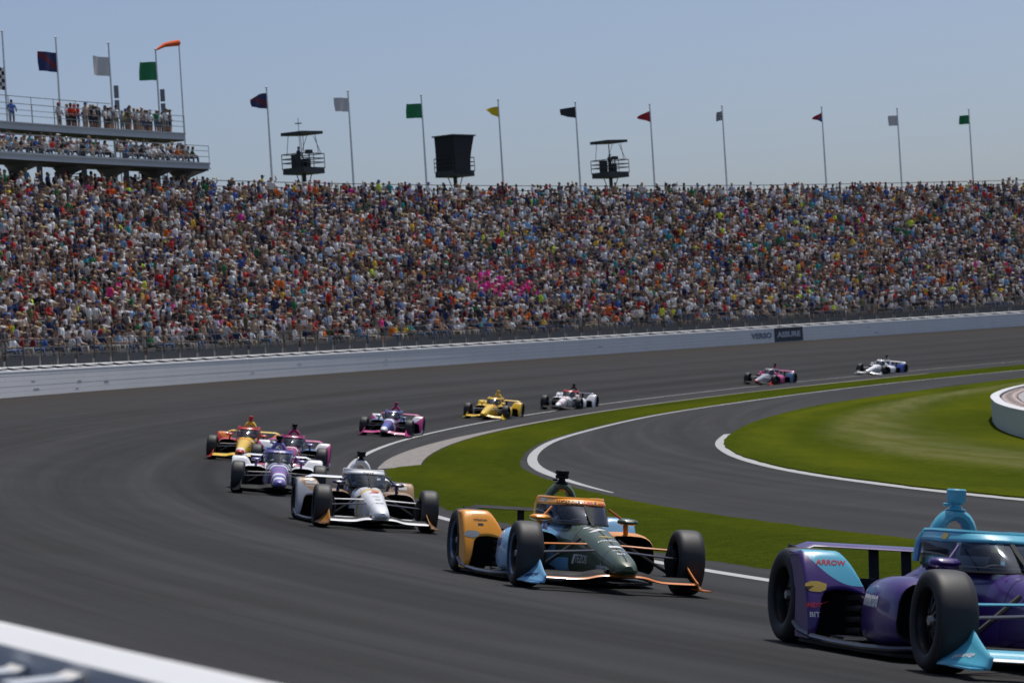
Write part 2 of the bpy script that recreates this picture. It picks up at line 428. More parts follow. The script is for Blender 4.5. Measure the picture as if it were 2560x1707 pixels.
def capsweep(b, angs, s0, w, z0, ch):
    rings = []
    for a in angs:
        S = s0(a); Wd = w(a); Z = z0(a)
        rings.append([inv @ P(a, S, Z - ch * 1.4), inv @ P(a, S, Z - ch), inv @ P(a, S + ch * 1.1, Z), inv @ P(a, S + Wd, Z), inv @ P(a, S + Wd, Z - ch * 1.4)])
    b.loft(rings); return b
capsweep(MB(), WA, lambda a: wall_s(a) - .012, lambda a: wall_w(a) + .01, lambda a: bank(wall_s(a)) + wall_h(a), .055).build('top_cap', WHITE, wroot)
WB = [a for a in WA if a < 186]
b = MB(); curvebox(b, WB, lambda a: wall_s(a) + .80, lambda a: wall_s(a) + 1.05, lambda a: 0, lambda a: bank(wall_s(a)) + wall_h(a) + .10)
b.build('rear_wall', mat('shade_toned_concrete', (.10, .10, .10), .85, noise=.2, nscale=2), wroot)  # concrete colour darkened to stand for shade in the gap behind the tubes
capsweep(MB(), WB, lambda a: wall_s(a) + .77, lambda a: .3, lambda a: bank(wall_s(a)) + wall_h(a) + .16, .045).build('rear_coping', mat('coping_paint', (.62, .62, .60), .6, noise=.1, nscale=1), wroot)
for i, a in enumerate(arange(131, 178, .55)):
    b = MB(); p0 = inv @ P(a, wall_s(a) + .20, bank(wall_s(a)) + 1.06); p1 = inv @ P(a + .25, wall_s(a) + .79, bank(wall_s(a)) + 1.22)
    b.tube([p0, p1], .05, .02, 4); b.build('cross_brace', WHITE, wroot)
# scuffs and dents on the wall face
SCUFF = mat('scuffed_paint', (.45, .46, .48), .6, noise=.2, nscale=5)
for (a, z, ln, hh) in ((170.6, .62, .5, .045), (170.5, .28, .8, .05), (168.9, .50, .55, .05), (167.9, .42, .6, .06), (169.0, .2, .4, .04), (160.6, .66, .6, .03), (162.4, .38, .5, .04), (157.3, .55, .5, .04), (138.6, .7, .5, .03), (138.3, .25, .6, .03), (149, .5, .7, .035)):
    b = MB(); pts = []
    for j in range(5):
        u = j / 4; aa = a + (u - .5) * ln / 198 * 57.3
        w = hh * math.sin(math.pi * (0.12 + .76 * u))
        pts.append([inv @ P(aa, WALL_S - .004, bank(WALL_S) + z - w), inv @ P(aa, WALL_S - .014, bank(WALL_S) + z - w * .2), inv @ P(aa, WALL_S - .006, bank(WALL_S) + z + w)])
    b.loft(pts, False, False, closed=False); b.build('dent', SCUFF, wroot)
# printed panel on the wall
NAVY = mat('navy_print', (.02, .028, .05), .5); SIGNW = mat('print_white', (.45, .48, .53), .5)
def wallpt(a, z, o): return inv @ P(a, WALL_S - o, bank(WALL_S) + z)
b = MB(); rings = []
for j in range(9):
    a = 142.25 + (141.15 - 142.25) * j / 8
    rings.append([wallpt(a, .03, .016), wallpt(a, 1.05, .016)])
b.loft(rings, False, False, closed=False); b.build('sign_panel', NAVY, wroot)
def walltext(word, a0, a1, zc, h, m):
    vs, fs = WORDS[word]; w = vs[:, 0].max() - vs[:, 0].min(); out = []
    for q in vs:
        u = (q[0] - vs[:, 0].min()) / w
        out.append(wallpt(a0 + (a1 - a0) * u, zc + q[1] * h, .022))
    bb = MB(); bb.add(out, fs); bb.build('sign_lettering', m, wroot)
walltext('VERSO', 143.15, 142.35, .55, .42, mat('faded_print', (.20, .23, .29), .6))
walltext('ASSURE', 142.15, 141.25, .55, .42, SIGNW)

# foam blocks between the near barrier and its rear wall
FOAM = mat('foam_block', (.50, .53, .58), .8, noise=.15, nscale=4); FOAMT = mat('foam_top', (.72, .70, .66), .7)
froot = empty('foam_backing', P(203, 14.35, 1.8)); tag(froot, 'grey foam energy blocks standing behind the white barrier at lower left', 'barrier backing')
fi = Matrix.Translation(-Vector(froot.location))
for i in range(24):
    a = 203.9 + i * .105 + (.024 if i % 3 == 0 else 0)
    zt = 2.484 - (0.014 if i % 3 == 1 else 0)
    b = MB(); hw = .0135
    def pt(da, s, z): return fi @ P(a + da, s, z)
    for z0, z1, e, mi in ((1.85, zt, 0, 0), (zt, zt + .006, .002, 1)):
        dz = .035 if mi else 0; s0 = 14.252 - e; s1 = 14.252 + .085 + (.03 if i % 3 == 2 else 0) + e
        vs = [pt(-hw - e / 3, s0, z0), pt(hw + e / 3, s0, z0), pt(hw + e / 3, s1, z0), pt(-hw - e / 3, s1, z0), pt(-hw - e / 3, s0, z1), pt(hw + e / 3, s0, z1), pt(hw + e / 3, s1, z1 - dz), pt(-hw - e / 3, s1, z1 - dz)]
        if mi: vs[2] = pt(hw + e / 3, s1, z0 - dz); vs[3] = pt(-hw - e / 3, s1, z0 - dz)
        b.add(vs, [(0, 1, 2, 3), (7, 6, 5, 4), (0, 4, 5, 1), (1, 5, 6, 2), (2, 6, 7, 3), (3, 7, 4, 0)], mi)
    b.build('foam_block', [FOAM, FOAMT], froot)

# ------------------------------------------------------------------ curved infield barrier at the right edge
RB = [(19.6, 106.5), (17.9, 100.3), (16.5, 96.0), (15.6, 92.8), (14.7, 89.0), (14.05, 85.6), (13.55, 82.3), (13.1, 79.0), (12.8, 76.2), (12.55, 73.2), (12.4, 70), (12.5, 66.5), (13.2, 62.8), (14.8, 59.8)]
def catmull(pts, k=4):
    out = []
    for i in range(len(pts) - 1):
        p0 = pts[max(i - 1, 0)]; p1 = pts[i]; p2 = pts[i + 1]; p3 = pts[min(i + 2, len(pts) - 1)]
        for j in range(k):
            t = j / k
            out.append(tuple(.5 * ((2 * p1[d]) + (-p0[d] + p2[d]) * t + (2 * p0[d] - 5 * p1[d] + 4 * p2[d] - p3[d]) * t * t + (-p0[d] + 3 * p1[d] - 3 * p2[d] + p3[d]) * t ** 3) for d in range(2)))
    return out + [pts[-1]]
rbp = [Vector((x, y, 0)) for x, y in catmull(RB)]
def offs(pts, d):
    out = []
    for i, p in enumerate(pts):
        tng = (pts[min(i + 1, len(pts) - 1)] - pts[max(i - 1, 0)]).normalized()
        out.append(p + Vector((-tng.y, tng.x, 0)) * d)
    return out
rroot = empty('infield_barrier', rbp[24]); tag(rroot, 'low curved white barrier with a tyre row behind it on the infield grass', 'barrier')
ri = Matrix.Translation(-rbp[24])
def sweep(b, d0, d1, z0, z1):
    A = offs(rbp, d0); B = offs(rbp, d1)
    b.loft([[ri @ (p + Vector((0, 0, z0))), ri @ (q + Vector((0, 0, z0))), ri @ (q + Vector((0, 0, z1))), ri @ (p + Vector((0, 0, z1)))] for p, q in zip(A, B)]); return b
BARF = mat('infield_barrier_face', (.50, .55, .54), .6, noise=.1, nscale=1.2)
sweep(MB(), 0, .22, -.03, .70).build('wall_face', BARF, rroot)
sweep(MB(), -.01, .25, .70, .73).build('top_cap', WHITE, rroot)
sweep(MB(), .80, 1.0, -.03, .66).build('rear_wall', GREYC, rroot)
TYW = mat('tyre_white', (.55, .50, .48), .7, noise=.2, nscale=6); TYR = mat('tyre_rust', (.28, .15, .12), .7)
mid = offs(rbp, .52); acc = 0; cnt = 0; tm = {}
for i in range(len(mid) - 1):
    seg = (mid[i + 1] - mid[i]).length
    while acc < seg:
        p = mid[i].lerp(mid[i + 1], acc / seg)
        key = cnt % 2
        if key not in tm:
            b = MB(); prof = [(.10, 0), (.23, .02), (.26, .08), (.23, .14), (.12, .16)]
            n_ = 12; rings = [[Vector((math.cos(2 * math.pi * q / n_) * r, math.sin(2 * math.pi * q / n_) * r, z)) for q in range(n_)] for r, z in prof]
            b.loft(rings, False, False)
            o = b.build('stacked_tyre', [TYW, TYR][key], rroot, smooth=True); tm[key] = o
        else:
            o = tm[key].copy(); COL.objects.link(o)
        o.location = ri @ (p + Vector((0, 0, .54))); cnt += 1; acc += .54
    acc -= seg
inner = offs(rbp, 1.0); b = MB()
b.add([tuple(p + Vector((0, 0, .62))) for p in inner] + [(60, 105, .62), (60, 60, .62)], [tuple(range(len(inner) + 2))])
tag(b.build('raised_asphalt_pad', mat('pad_asphalt', (.06, .075, .09), .8, noise=.15, nscale=1)), kind='structure')

# ------------------------------------------------------------------ grandstand
ROWS = 32; S0 = 21.4; DS = .76; Z0 = 3.85; DZ = .345
AL = mat('bench_aluminium', (.42, .43, .44), .45, metal=.5); STEP = mat('stand_concrete', (.33, .32, .31), .85, noise=.2, nscale=1.5)
sroot = empty('grandstand', P(150, S0, 0)); tag(sroot, 'huge curved grandstand rising behind the track wall, packed with spectators', 'grandstand')
si = Matrix.Translation(-Vector(sroot.location))
SA = arange(119, 182, .75)
def sweepS(b, angs, s0, s1, z0, z1, mi=0):
    b.loft([[si @ P(a, s0, z0), si @ P(a, s1, z0), si @ P(a, s1, z1), si @ P(a, s0, z1)] for a in angs], True, True, mi); return b
for r in range(ROWS):
    s = S0 + r * DS; z = Z0 + r * DZ
    sweepS(MB(), SA, s, s + DS - .003, z - .34, z).build('step', STEP, sroot)
    sweepS(MB(), SA, s + .42, s + .67, z + .40, z + .44).build('bench', AL, sroot)
sweepS(MB(), SA, S0 + ROWS * DS, S0 + ROWS * DS + 2.6, Z0 + (ROWS - 1) * DZ - .4, Z0 + (ROWS - 1) * DZ).build('walkway', STEP, sroot)
sweepS(MB(), SA, WALL_S + 1.2, S0 - .003, 2.6, 3.3).build('walkway', STEP, sroot)
sweepS(MB(), SA, S0 + ROWS * DS + 2.4, S0 + ROWS * DS + 2.6, 0, Z0 + (ROWS - 1) * DZ - .41).build('rear_wall', GREYC, sroot)
# front railing
RAIL = mat('galvanised_rail', (.30, .31, .32), .4, metal=.6); FRAIL = mat('front_rail_steel', (.07, .072, .075), .5, metal=.3); PANEL = mat('grey_kick_panel', (.075, .08, .082), .6, noise=.2, nscale=2)
froot2 = empty('front_railing', P(150, 20.4, 3.3)); tag(froot2, 'grey steel railing with panels along the foot of the grandstand', 'railing')
f2 = Matrix.Translation(-Vector(froot2.location))
fa = arange(121, 180, .62)
for zz in (4.10, 4.42, 4.76):
    MB().tube([f2 @ P(a, 20.4, zz) for a in fa], .022, n=5).build('rail', FRAIL, froot2)
for i, a in enumerate(fa):
    MB().tube([f2 @ P(a, 20.4, 3.28), f2 @ P(a, 20.4, 4.76)], .03, n=5).build('post', FRAIL, froot2)
    if i < len(fa) - 1:
        a2 = fa[i + 1] - .06
        b = MB(); b.loft([[f2 @ P(x, 20.46, 3.32), f2 @ P(x, 20.44, 4.02)] for x in (a + .06, a2)], False, False, closed=False)
        b.build('panel', PANEL, froot2)
# top railing
troot = empty('top_railing', P(140, 48, 14.6)); tag(troot, 'thin dark double railing along the top edge of the grandstand', 'railing')
t2 = Matrix.Translation(-Vector(troot.location)); ta = arange(121, 152.5, .8)
for zz in (16.12, 15.72, 15.3):
    MB().tube([t2 @ P(a, 46.6, zz) for a in ta], .030, n=5).build('rail', DARKST, troot)
for a in ta: MB().tube([t2 @ P(a, 46.6, 14.5), t2 @ P(a, 46.6, 16.15)], .03, n=5).build('post', DARKST, troot)

# ------------------------------------------------------------------ spectators
def person_tpl(pose, hat, n=6):
    """low figure built as one continuous lofted body; returns verts, tris, face class (0 shirt 1 skin 2 hair/hat 3 trousers)"""
    V = []; F = []; K = []
    base = {'sit': .44, 'stand': .86, 'cheer': .86, 'lean': .44}[pose]
    lean = {'sit': .03, 'stand': 0, 'cheer': .0, 'lean': .14}[pose]
    rings = [(0, .17, .12, 0), (.16, .15, .10, 0), (.36, .205, .125, 0), (.50, .19, .09, 0), (.545, .062, .062, 0), (.60, .068, .08, .02), (.70, .083, .10, .02), (.76, .08, .098, .015), (.83, .03, .035, 0)]
    cls = [3 if pose in ('stand', 'cheer') else 0, 0, 0, 0, 1, 1, 2, 2]
    cls[0] = 0
    ang = [2 * math.pi * k / n + math.pi / n for k in range(n)]
    for i, (z, w, d, fx) in enumerate(rings):
        for a in ang: V.append((math.cos(a) * d + fx + lean * z / .8, math.sin(a) * w, base + z))
    for i in range(len(rings) - 1):
        for j in range(n):
            k = (j + 1) % n; a, b_, c, d = i * n + j, i * n + k, (i + 1) * n + k, (i + 1) * n + j
            F += [(a, b_, c), (a, c, d)]
            kk = cls[i]
            if i == 5 and math.cos(ang[j] + math.pi / n) < -.2: kk = 2
            K += [kk, kk]
    top = (len(rings) - 1) * n
    for j in range(1, n - 1): F.append((top, top + j, top + j + 1)); K.append(2)
    def limb(pts, rad, kl):
        o = len(V); m = 4
        for q, (p, r) in enumerate(zip(pts, rad)):
            d = Vector(pts[min(q + 1, len(pts) - 1)]) - Vector(pts[max(q - 1, 0)]); d.normalize()
            u = d.cross(Vector((0, 1, 0.13))).normalized(); w = d.cross(u)
            for k in range(m):
                a = 2 * math.pi * k / m; V.append(tuple(Vector(p) + u * math.cos(a) * r + w * math.sin(a) * r))
        for q in range(len(pts) - 1):
            for k in range(m):
                k2 = (k + 1) % m; F.extend([(o + q * m + k, o + q * m + k2, o + (q + 1) * m + k2), (o + q * m + k, o + (q + 1) * m + k2, o + (q + 1) * m + k)]); K.extend([kl[q]] * 2)
        e = o + (len(pts) - 1) * m; F.extend([(e, e + 1, e + 2), (e, e + 2, e + 3)]); K.extend([kl[-1]] * 2)
    sh = base + .47; lx = lean * .6
    for sd in (-1, 1):
        if pose == 'cheer' and sd == 1: limb([(lx, sd * .17, sh), (.06, sd * .30, sh + .2), (.08, sd * .24, sh + .46)], [.055, .045, .035], [0, 1])
        elif pose == 'stand': limb([(lx, sd * .18, sh), (.02, sd * .27, sh - .26), (.14, sd * .22, sh - .45)], [.055, .045, .035], [0, 1])
        elif pose == 'lean': limb([(lx, sd * .18, sh), (.2, sd * .24, sh - .24), (.40, sd * .12, sh - .30)], [.055, .045, .035], [0, 1])
        else: limb([(lx, sd * .18, sh), (.08, sd * .26, sh - .25), (.30, sd * .14, sh - .27)], [.055, .045, .035], [0, 1])
        if pose in ('sit', 'lean'): limb([(0, sd * .10, base + .05), (.42, sd * .12, base + .06), (.44, sd * .12, .04)], [.085, .065, .045], [3, 3])
        else: limb([(0, sd * .09, base + .06), (.02, sd * .10, base - .40), (0, sd * .10, .03)], [.09, .065, .045], [3, 1])
    if hat:
        o = len(V); z = base + .755; hx = .02 + lean
        V.extend([(hx + .06, -.075, z), (hx + .06, .075, z), (hx + .19, .05, z - .02), (hx + .19, -.05, z - .02), (hx + .12, 0, z + .02)])
        F.extend([(o, o + 3, o + 4), (o + 3, o + 2, o + 4), (o + 2, o + 1, o + 4)]); K.extend([2] * 3)
    return np.array(V), np.array(F), np.array(K)
TPL = [person_tpl(p, h) for p in ('sit', 'stand', 'cheer', 'lean') for h in (0, 1)]
TPLW = [.22, .22, .14, .14, .03, .05, .1, .10]
SHIRTS = [('white', (.68, .67, .67), 20), ('pale grey', (.44, .44, .45), 13), ('black', (.035, .033, .036), 12), ('charcoal grey', (.11, .108, .112), 10), ('navy blue', (.018, .028, .075), 10),
          ('royal blue', (.05, .10, .30), 4), ('light blue', (.20, .36, .56), 5), ('red', (.42, .03, .028), 5), ('maroon', (.13, .018, .025), 4), ('orange', (.62, .14, .02), 3),
          ('yellow', (.60, .40, .05), 2), ('green', (.03, .16, .07), 2), ('olive', (.11, .11, .055), 3), ('tan', (.36, .27, .19), 8), ('pink', (.80, .05, .28), .6), ('teal', (.04, .25, .28), 2), ('lime yellow', (.50, .70, .06), 1), ('lavender', (.36, .34, .46), 2), ('dusty brown', (.20, .13, .10), 6)]
SW = np.array([s[2] for s in SHIRTS], float); SW /= SW.sum()
SKIN = [(.50, .31, .23), (.56, .36, .27), (.42, .25, .18), (.50, .32, .24), (.20, .10, .07)]
HATS = [('dark hair', (.05, .035, .028), 22), ('brown hair', (.10, .055, .03), 22), ('fair hair', (.33, .22, .11), 9), ('a white cap', (.62, .60, .58), 11), ('a black cap', (.015, .015, .018), 10), ('a red cap', (.35, .02, .02), 5), ('a blue cap', (.03, .07, .25), 5), ('a straw hat', (.45, .35, .2), 8), ('grey hair', (.30, .29, .28), 6)]
HW = np.array([s[2] for s in HATS], float); HW /= HW.sum()
PANTS = [(.07, .08, .12), (.26, .23, .18), (.05, .05, .05), (.13, .14, .15), (.10, .14, .23), (.36, .34, .31)]
ppl = []   # ang, s, z, yaw, tpl, scale, shirt, hat, skin, pants, row
def add_person(a, s, z, row, tpl=None, shirt=None, yaw=None, hat=None):
    ti = tpl if tpl is not None else int(rng.choice(len(TPL), p=TPLW))
    h = hat if hat is not None else int(rng.choice(len(HATS), p=HW))
    if 'cap' in HATS[h][0] or 'hat' in HATS[h][0]: ti = ti | 1
    else: ti = ti & ~1
    ppl.append((a, s, z, (rng.normal(0, .45) + .25) if yaw is None else yaw, ti, rng.uniform(.9, 1.08), int(rng.choice(len(SHIRTS), p=SW)) if shirt is None else shirt, h, int(rng.integers(5)), int(rng.integers(6)), row))
degm = 1 / R(1)   # degrees per radian
for r in range(ROWS):
    s = S0 + r * DS; z = Z0 + r * DZ; rad = RI + s
    a = 121.6; st = .60 / rad * degm
    while a < 174.8:
        aisle = ((a * rad / degm) % 21.0) < 0.95
        if not (aisle and rng.random() < .75) and rng.random() < (.96 if r > 1 else .92):
            stand_ = rng.random() < .04
            sh = None
            g = math.hypot((a - 148.25) / .62, (r - 7.4) / 2.2)
            g2 = math.hypot((a - 147.35) / .34, (r - 6.6) / 1.2)
            if (g < 1 or g2 < 1) and rng.random() < .92: sh = 14
            add_person(a + rng.normal(0, .02), s + .50 + rng.normal(0, .04), z, r, shirt=sh)
        a += st * rng.uniform(.85, 1.18)
topz = Z0 + (ROWS - 1) * DZ
for i in range(170): add_person(rng.uniform(121.6, 158), S0 + ROWS * DS + rng.uniform(.3, 2.0), topz, ROWS, tpl=int(rng.integers(2, 4)))
add_person(148.0, 46.9, topz + .30, ROWS, tpl=2, shirt=16); add_person(153.7, 46.9, topz + .3, ROWS, tpl=2, shirt=16)
# ------------- upper decks at the left
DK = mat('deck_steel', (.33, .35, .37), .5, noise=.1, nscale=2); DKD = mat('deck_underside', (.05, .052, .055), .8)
FAS = mat('deck_fascia', (.50, .53, .56), .5, noise=.06, nscale=1)
droot = empty('upper_deck', P(157, 47, 14.6)); tag(droot, 'two tier upper deck of steel beams above the left end of the grandstand', 'upper deck')
d2 = Matrix.Translation(-Vector(droot.location))
def sweepD(angs, s0, s1, z0, z1, name, m):
    b = MB(); b.loft([[d2 @ P(a, s0, z0), d2 @ P(a, s1, z0), d2 @ P(a, s1, z1), d2 @ P(a, s0, z1)] for a in angs]); return b.build(name, m, droot)
D1 = arange(150.21, 166, .64); D2 = arange(149.80, 166, .62)
DECK1_ROWS = [(45.6 + .8 * k, 17.05 + .34 * k) for k in range(2)]
for k, (s, z) in enumerate(DECK1_ROWS): sweepD(D1, s - (.5 if k == 0 else 0), s + .8 - .003, z - .12, z, 'step', DK)
sweepD(D1, 44.98, 45.09, 16.72, 17.16, 'fascia_beam', FAS); sweepD(D1, 44.90, 44.975, 16.70, 16.77, 'beam_flange', FAS); sweepD(D1, 44.90, 44.975, 17.04, 17.13, 'beam_flange', FAS)
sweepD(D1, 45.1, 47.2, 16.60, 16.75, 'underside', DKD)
DECK2_ROWS = [(48.7 + .7 * k, 19.48 + .16 * k) for k in range(2)]
for k, (s, z) in enumerate(DECK2_ROWS): sweepD(D2, s - (.5 if k == 0 else 0), s + .7 - .003, z - .10, z, 'step', DK)
sweepD(D2, 48.10, 48.20, 19.06, 19.52, 'fascia_beam', FAS); sweepD(D2, 48.03, 48.095, 19.45, 19.54, 'beam_flange', FAS)
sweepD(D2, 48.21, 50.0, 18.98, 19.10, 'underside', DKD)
for zz in (17.55, 17.95): MB().tube([d2 @ P(a, 45.0, zz) for a in D1], .022, n=5).build('rail', RAIL, droot)
MB().tube([d2 @ P(a, 45.0, 18.3) for a in D1], .028, n=5).build('rail', RAIL, droot)
for zz in (19.98, 20.33): MB().tube([d2 @ P(a, 48.1, zz) for a in D2], .022, n=5).build('rail', RAIL, droot)
MB().tube([d2 @ P(a, 48.1, 20.73) for a in D2], .028, n=5).build('rail', RAIL, droot)
MB().tube([d2 @ P(a, 49.9, 21.5) for a in arange(151.3, 166, .7)], .028, n=5).build('rail', RAIL, droot)
for a in D1: MB().tube([d2 @ P(a, 45.0, 17.0), d2 @ P(a, 45.0, 18.32)], .022, n=5).build('rail_post', RAIL, droot)
for a in D2: MB().tube([d2 @ P(a, 48.1, 19.48), d2 @ P(a, 48.1, 20.75)], .022, n=5).build('rail_post', RAIL, droot)
for a in D2[3:]: MB().tube([d2 @ P(a, 49.9, 19.6), d2 @ P(a, 49.9, 21.52)], .022, n=5).build('rail_post', RAIL, droot)
COLM = mat('deck_column', (.10, .11, .12), .6)
for a in (150.45, 151.35, 152.55, 153.8, 155.15, 156.6, 158.2, 160, 162, 164):
    b = MB(); rings = []
    for z, w, sf, sb in ((14.4, .24, 46.7, 47.3), (15.9, .26, 46.6, 47.4), (16.2, .32, 46.2, 47.7), (16.38, .45, 45.7, 48), (16.47, .58, 45.4, 48), (16.58, .80, 45.2, 48.2)):
        dw = w / 226 * degm
        sb = min(sb, 47.2); sf = min(sf, 46.6)
        rings.append([d2 @ P(a - dw, sf, z), d2 @ P(a + dw, sf, z), d2 @ P(a + dw, sb, z), d2 @ P(a - dw, sb, z)])
    b.loft(rings); b.build('column', COLM, droot)
    b = MB(); b.loft([[d2 @ P(a - dw2, 48.6, z), d2 @ P(a + dw2, 48.6, z), d2 @ P(a + dw2, 48.9, z), d2 @ P(a - dw2, 48.9, z)] for z, dw2 in ((13.0, .03), (18.99, .03))]); b.build('column', COLM, droot)
for i in range(9):   # stair flight below the deck
    b = MB(); z = 14.9 + i * .18; a = 153.35 - i * .045
    b.loft([[d2 @ P(a - .1, 47.8, z), d2 @ P(a + .1, 47.8, z), d2 @ P(a + .1, 48.1, z), d2 @ P(a - .1, 48.1, z)] for z in (z, z + .04)]); b.build('stair_tread', RAIL, droot)
deck_people = []
for (s, z) in DECK1_ROWS:
    for a in arange(150.4, 158.5, .145):
        if 152.35 < a < 152.8 or 157.0 < a < 157.4: continue
        if rng.random() < .95: add_person(a + rng.normal(0, .02), s + .4, z, 90, tpl=int(rng.choice([0, 6])))
for i in range(60): add_person(float(rng.choice([rng.uniform(150.0, 153.0), rng.uniform(155.2, 155.8), rng.uniform(150.0, 157)], p=[.72, .12, .16])), 48.5 + rng.uniform(0, 1.2), 19.5, 91, tpl=2)
ppl_arr = ppl
# distance to camera, choose the individuals
def pxof(a, s, z):
    v = P(a, s, z) - Vector((0, 0, CAMZ)); d = v.dot(fw)
    return 1280 + FPX * v.dot(rt) / d, 853.5 - FPX * v.dot(up) / d, d
info = [(i, *pxof(q[0], q[1], q[2] + 1.0)) for i, q in enumerate(ppl)]
vis = [t for t in info if -5 < t[1] < 2565]
vis.sort(key=lambda t: t[3])
chosen = set(t[0] for t in vis[:300])
CROWD = bpy.data.materials.new('clothing_and_skin'); CROWD.use_nodes = True
ct = CROWD.node_tree; cb = ct.nodes['Principled BSDF']; ca_ = ct.nodes.new('ShaderNodeAttribute'); ca_.attribute_name = 'fabric_colour'
ct.links.new(ca_.outputs['Color'], cb.inputs['Base Color']); cb.inputs['Roughness'].default_value = .85; cb.inputs['Specular IOR Level'].default_value = .2
def person_cols(q, K):
    jt = np.array([rng.uniform(1.0, 1.55)] * 3)
    pal = np.array([np.minimum(np.array(SHIRTS[q[6]][1]) * jt * np.array([1.04, 1.0, .95]), .85), SKIN[q[8]], HATS[q[7]][1], PANTS[q[9]]])
    return pal[K]
def person_world(q):
    V, F, K = TPL[q[4]]
    a = R(q[0]); yaw = a + math.pi + q[3]; c, s = math.cos(yaw), math.sin(yaw)
    X = V * np.array([q[5] * 1.1, q[5] * 1.22, q[5]])
    out = np.empty_like(X); out[:, 0] = X[:, 0] * c - X[:, 1] * s; out[:, 1] = X[:, 0] * s + X[:, 1] * c; out[:, 2] = X[:, 2]
    return out, F, K
def mesh_np(name, V, F, colr):
    me = bpy.data.meshes.new(name)
    me.vertices.add(len(V)); me.vertices.foreach_set('co', V.astype(np.float32).ravel())
    me.loops.add(len(F) * 3); me.loops.foreach_set('vertex_index', F.astype(np.int32).ravel())
    me.polygons.add(len(F)); me.polygons.foreach_set('loop_start', (np.arange(len(F)) * 3).astype(np.int32))
    me.update(calc_edges=True)
    A = me.attributes.new('fabric_colour', 'FLOAT_COLOR', 'FACE')
    A.data.foreach_set('color', np.concatenate([colr, np.ones((len(colr), 1))], 1).astype(np.float32).ravel())
    me.materials.append(CROWD); return me
VV = []; FF = []; CC = []; off = 0
for i, q in enumerate(ppl):
    if i in chosen: continue
    V, F, K = person_world(q); p = P(q[0], q[1], q[2])
    VV.append(V + np.array(p)); FF.append(F + off); CC.append(person_cols(q, K)); off += len(V)
me = mesh_np('crowd', np.concatenate(VV), np.concatenate(FF), np.concatenate(CC))
o = bpy.data.objects.new('crowd', me); COL.objects.link(o); tag(o, 'dense crowd of spectators filling the rows of the grandstand', 'crowd', kind='stuff')
ORD = ['front', 'second', 'third', 'fourth', 'fifth', 'sixth', 'seventh', 'eighth', 'ninth', 'tenth', 'eleventh', 'twelfth', 'thirteenth', 'fourteenth', 'fifteenth', 'sixteenth']
POSE = ['sitting', 'sitting', 'standing', 'standing', 'cheering', 'cheering', 'leaning forward', 'leaning forward']
byrow = {}
for t in vis[:300]: byrow.setdefault(ppl[t[0]][10], []).append(t)
def ordn(k):
    return ORD[k] if 0 < k < len(ORD) else ('leftmost' if k == 0 else '%d%s' % (k + 1, {1: 'st', 2: 'nd', 3: 'rd'}.get((k + 1) % 10 if (k + 1) % 100 not in (11, 12, 13) else 0, 'th')))
for row, ts in byrow.items():
    ts.sort(key=lambda t: t[1])
    for k, t in enumerate(ts):
        q = ppl[t[0]]; V, F, K = person_world(q)
        me = mesh_np('spectator', V, F, person_cols(q, K))
        o = bpy.data.objects.new('spectator', me); COL.objects.link(o); o.location = P(q[0], q[1], q[2])
        rw = (ORD[row] + ' row') if row < len(ORD) else 'upper deck'
        side = 'leftmost' if k == 0 else '%s from left' % ordn(k)
        tag(o, 'spectator %s in %s shirt with %s, %s, %s' % (POSE[q[4]], SHIRTS[q[6]][0], HATS[q[7]][0].replace('a ', ''), rw, side), 'spectator', 'spectators in the lower left rows of the grandstand')

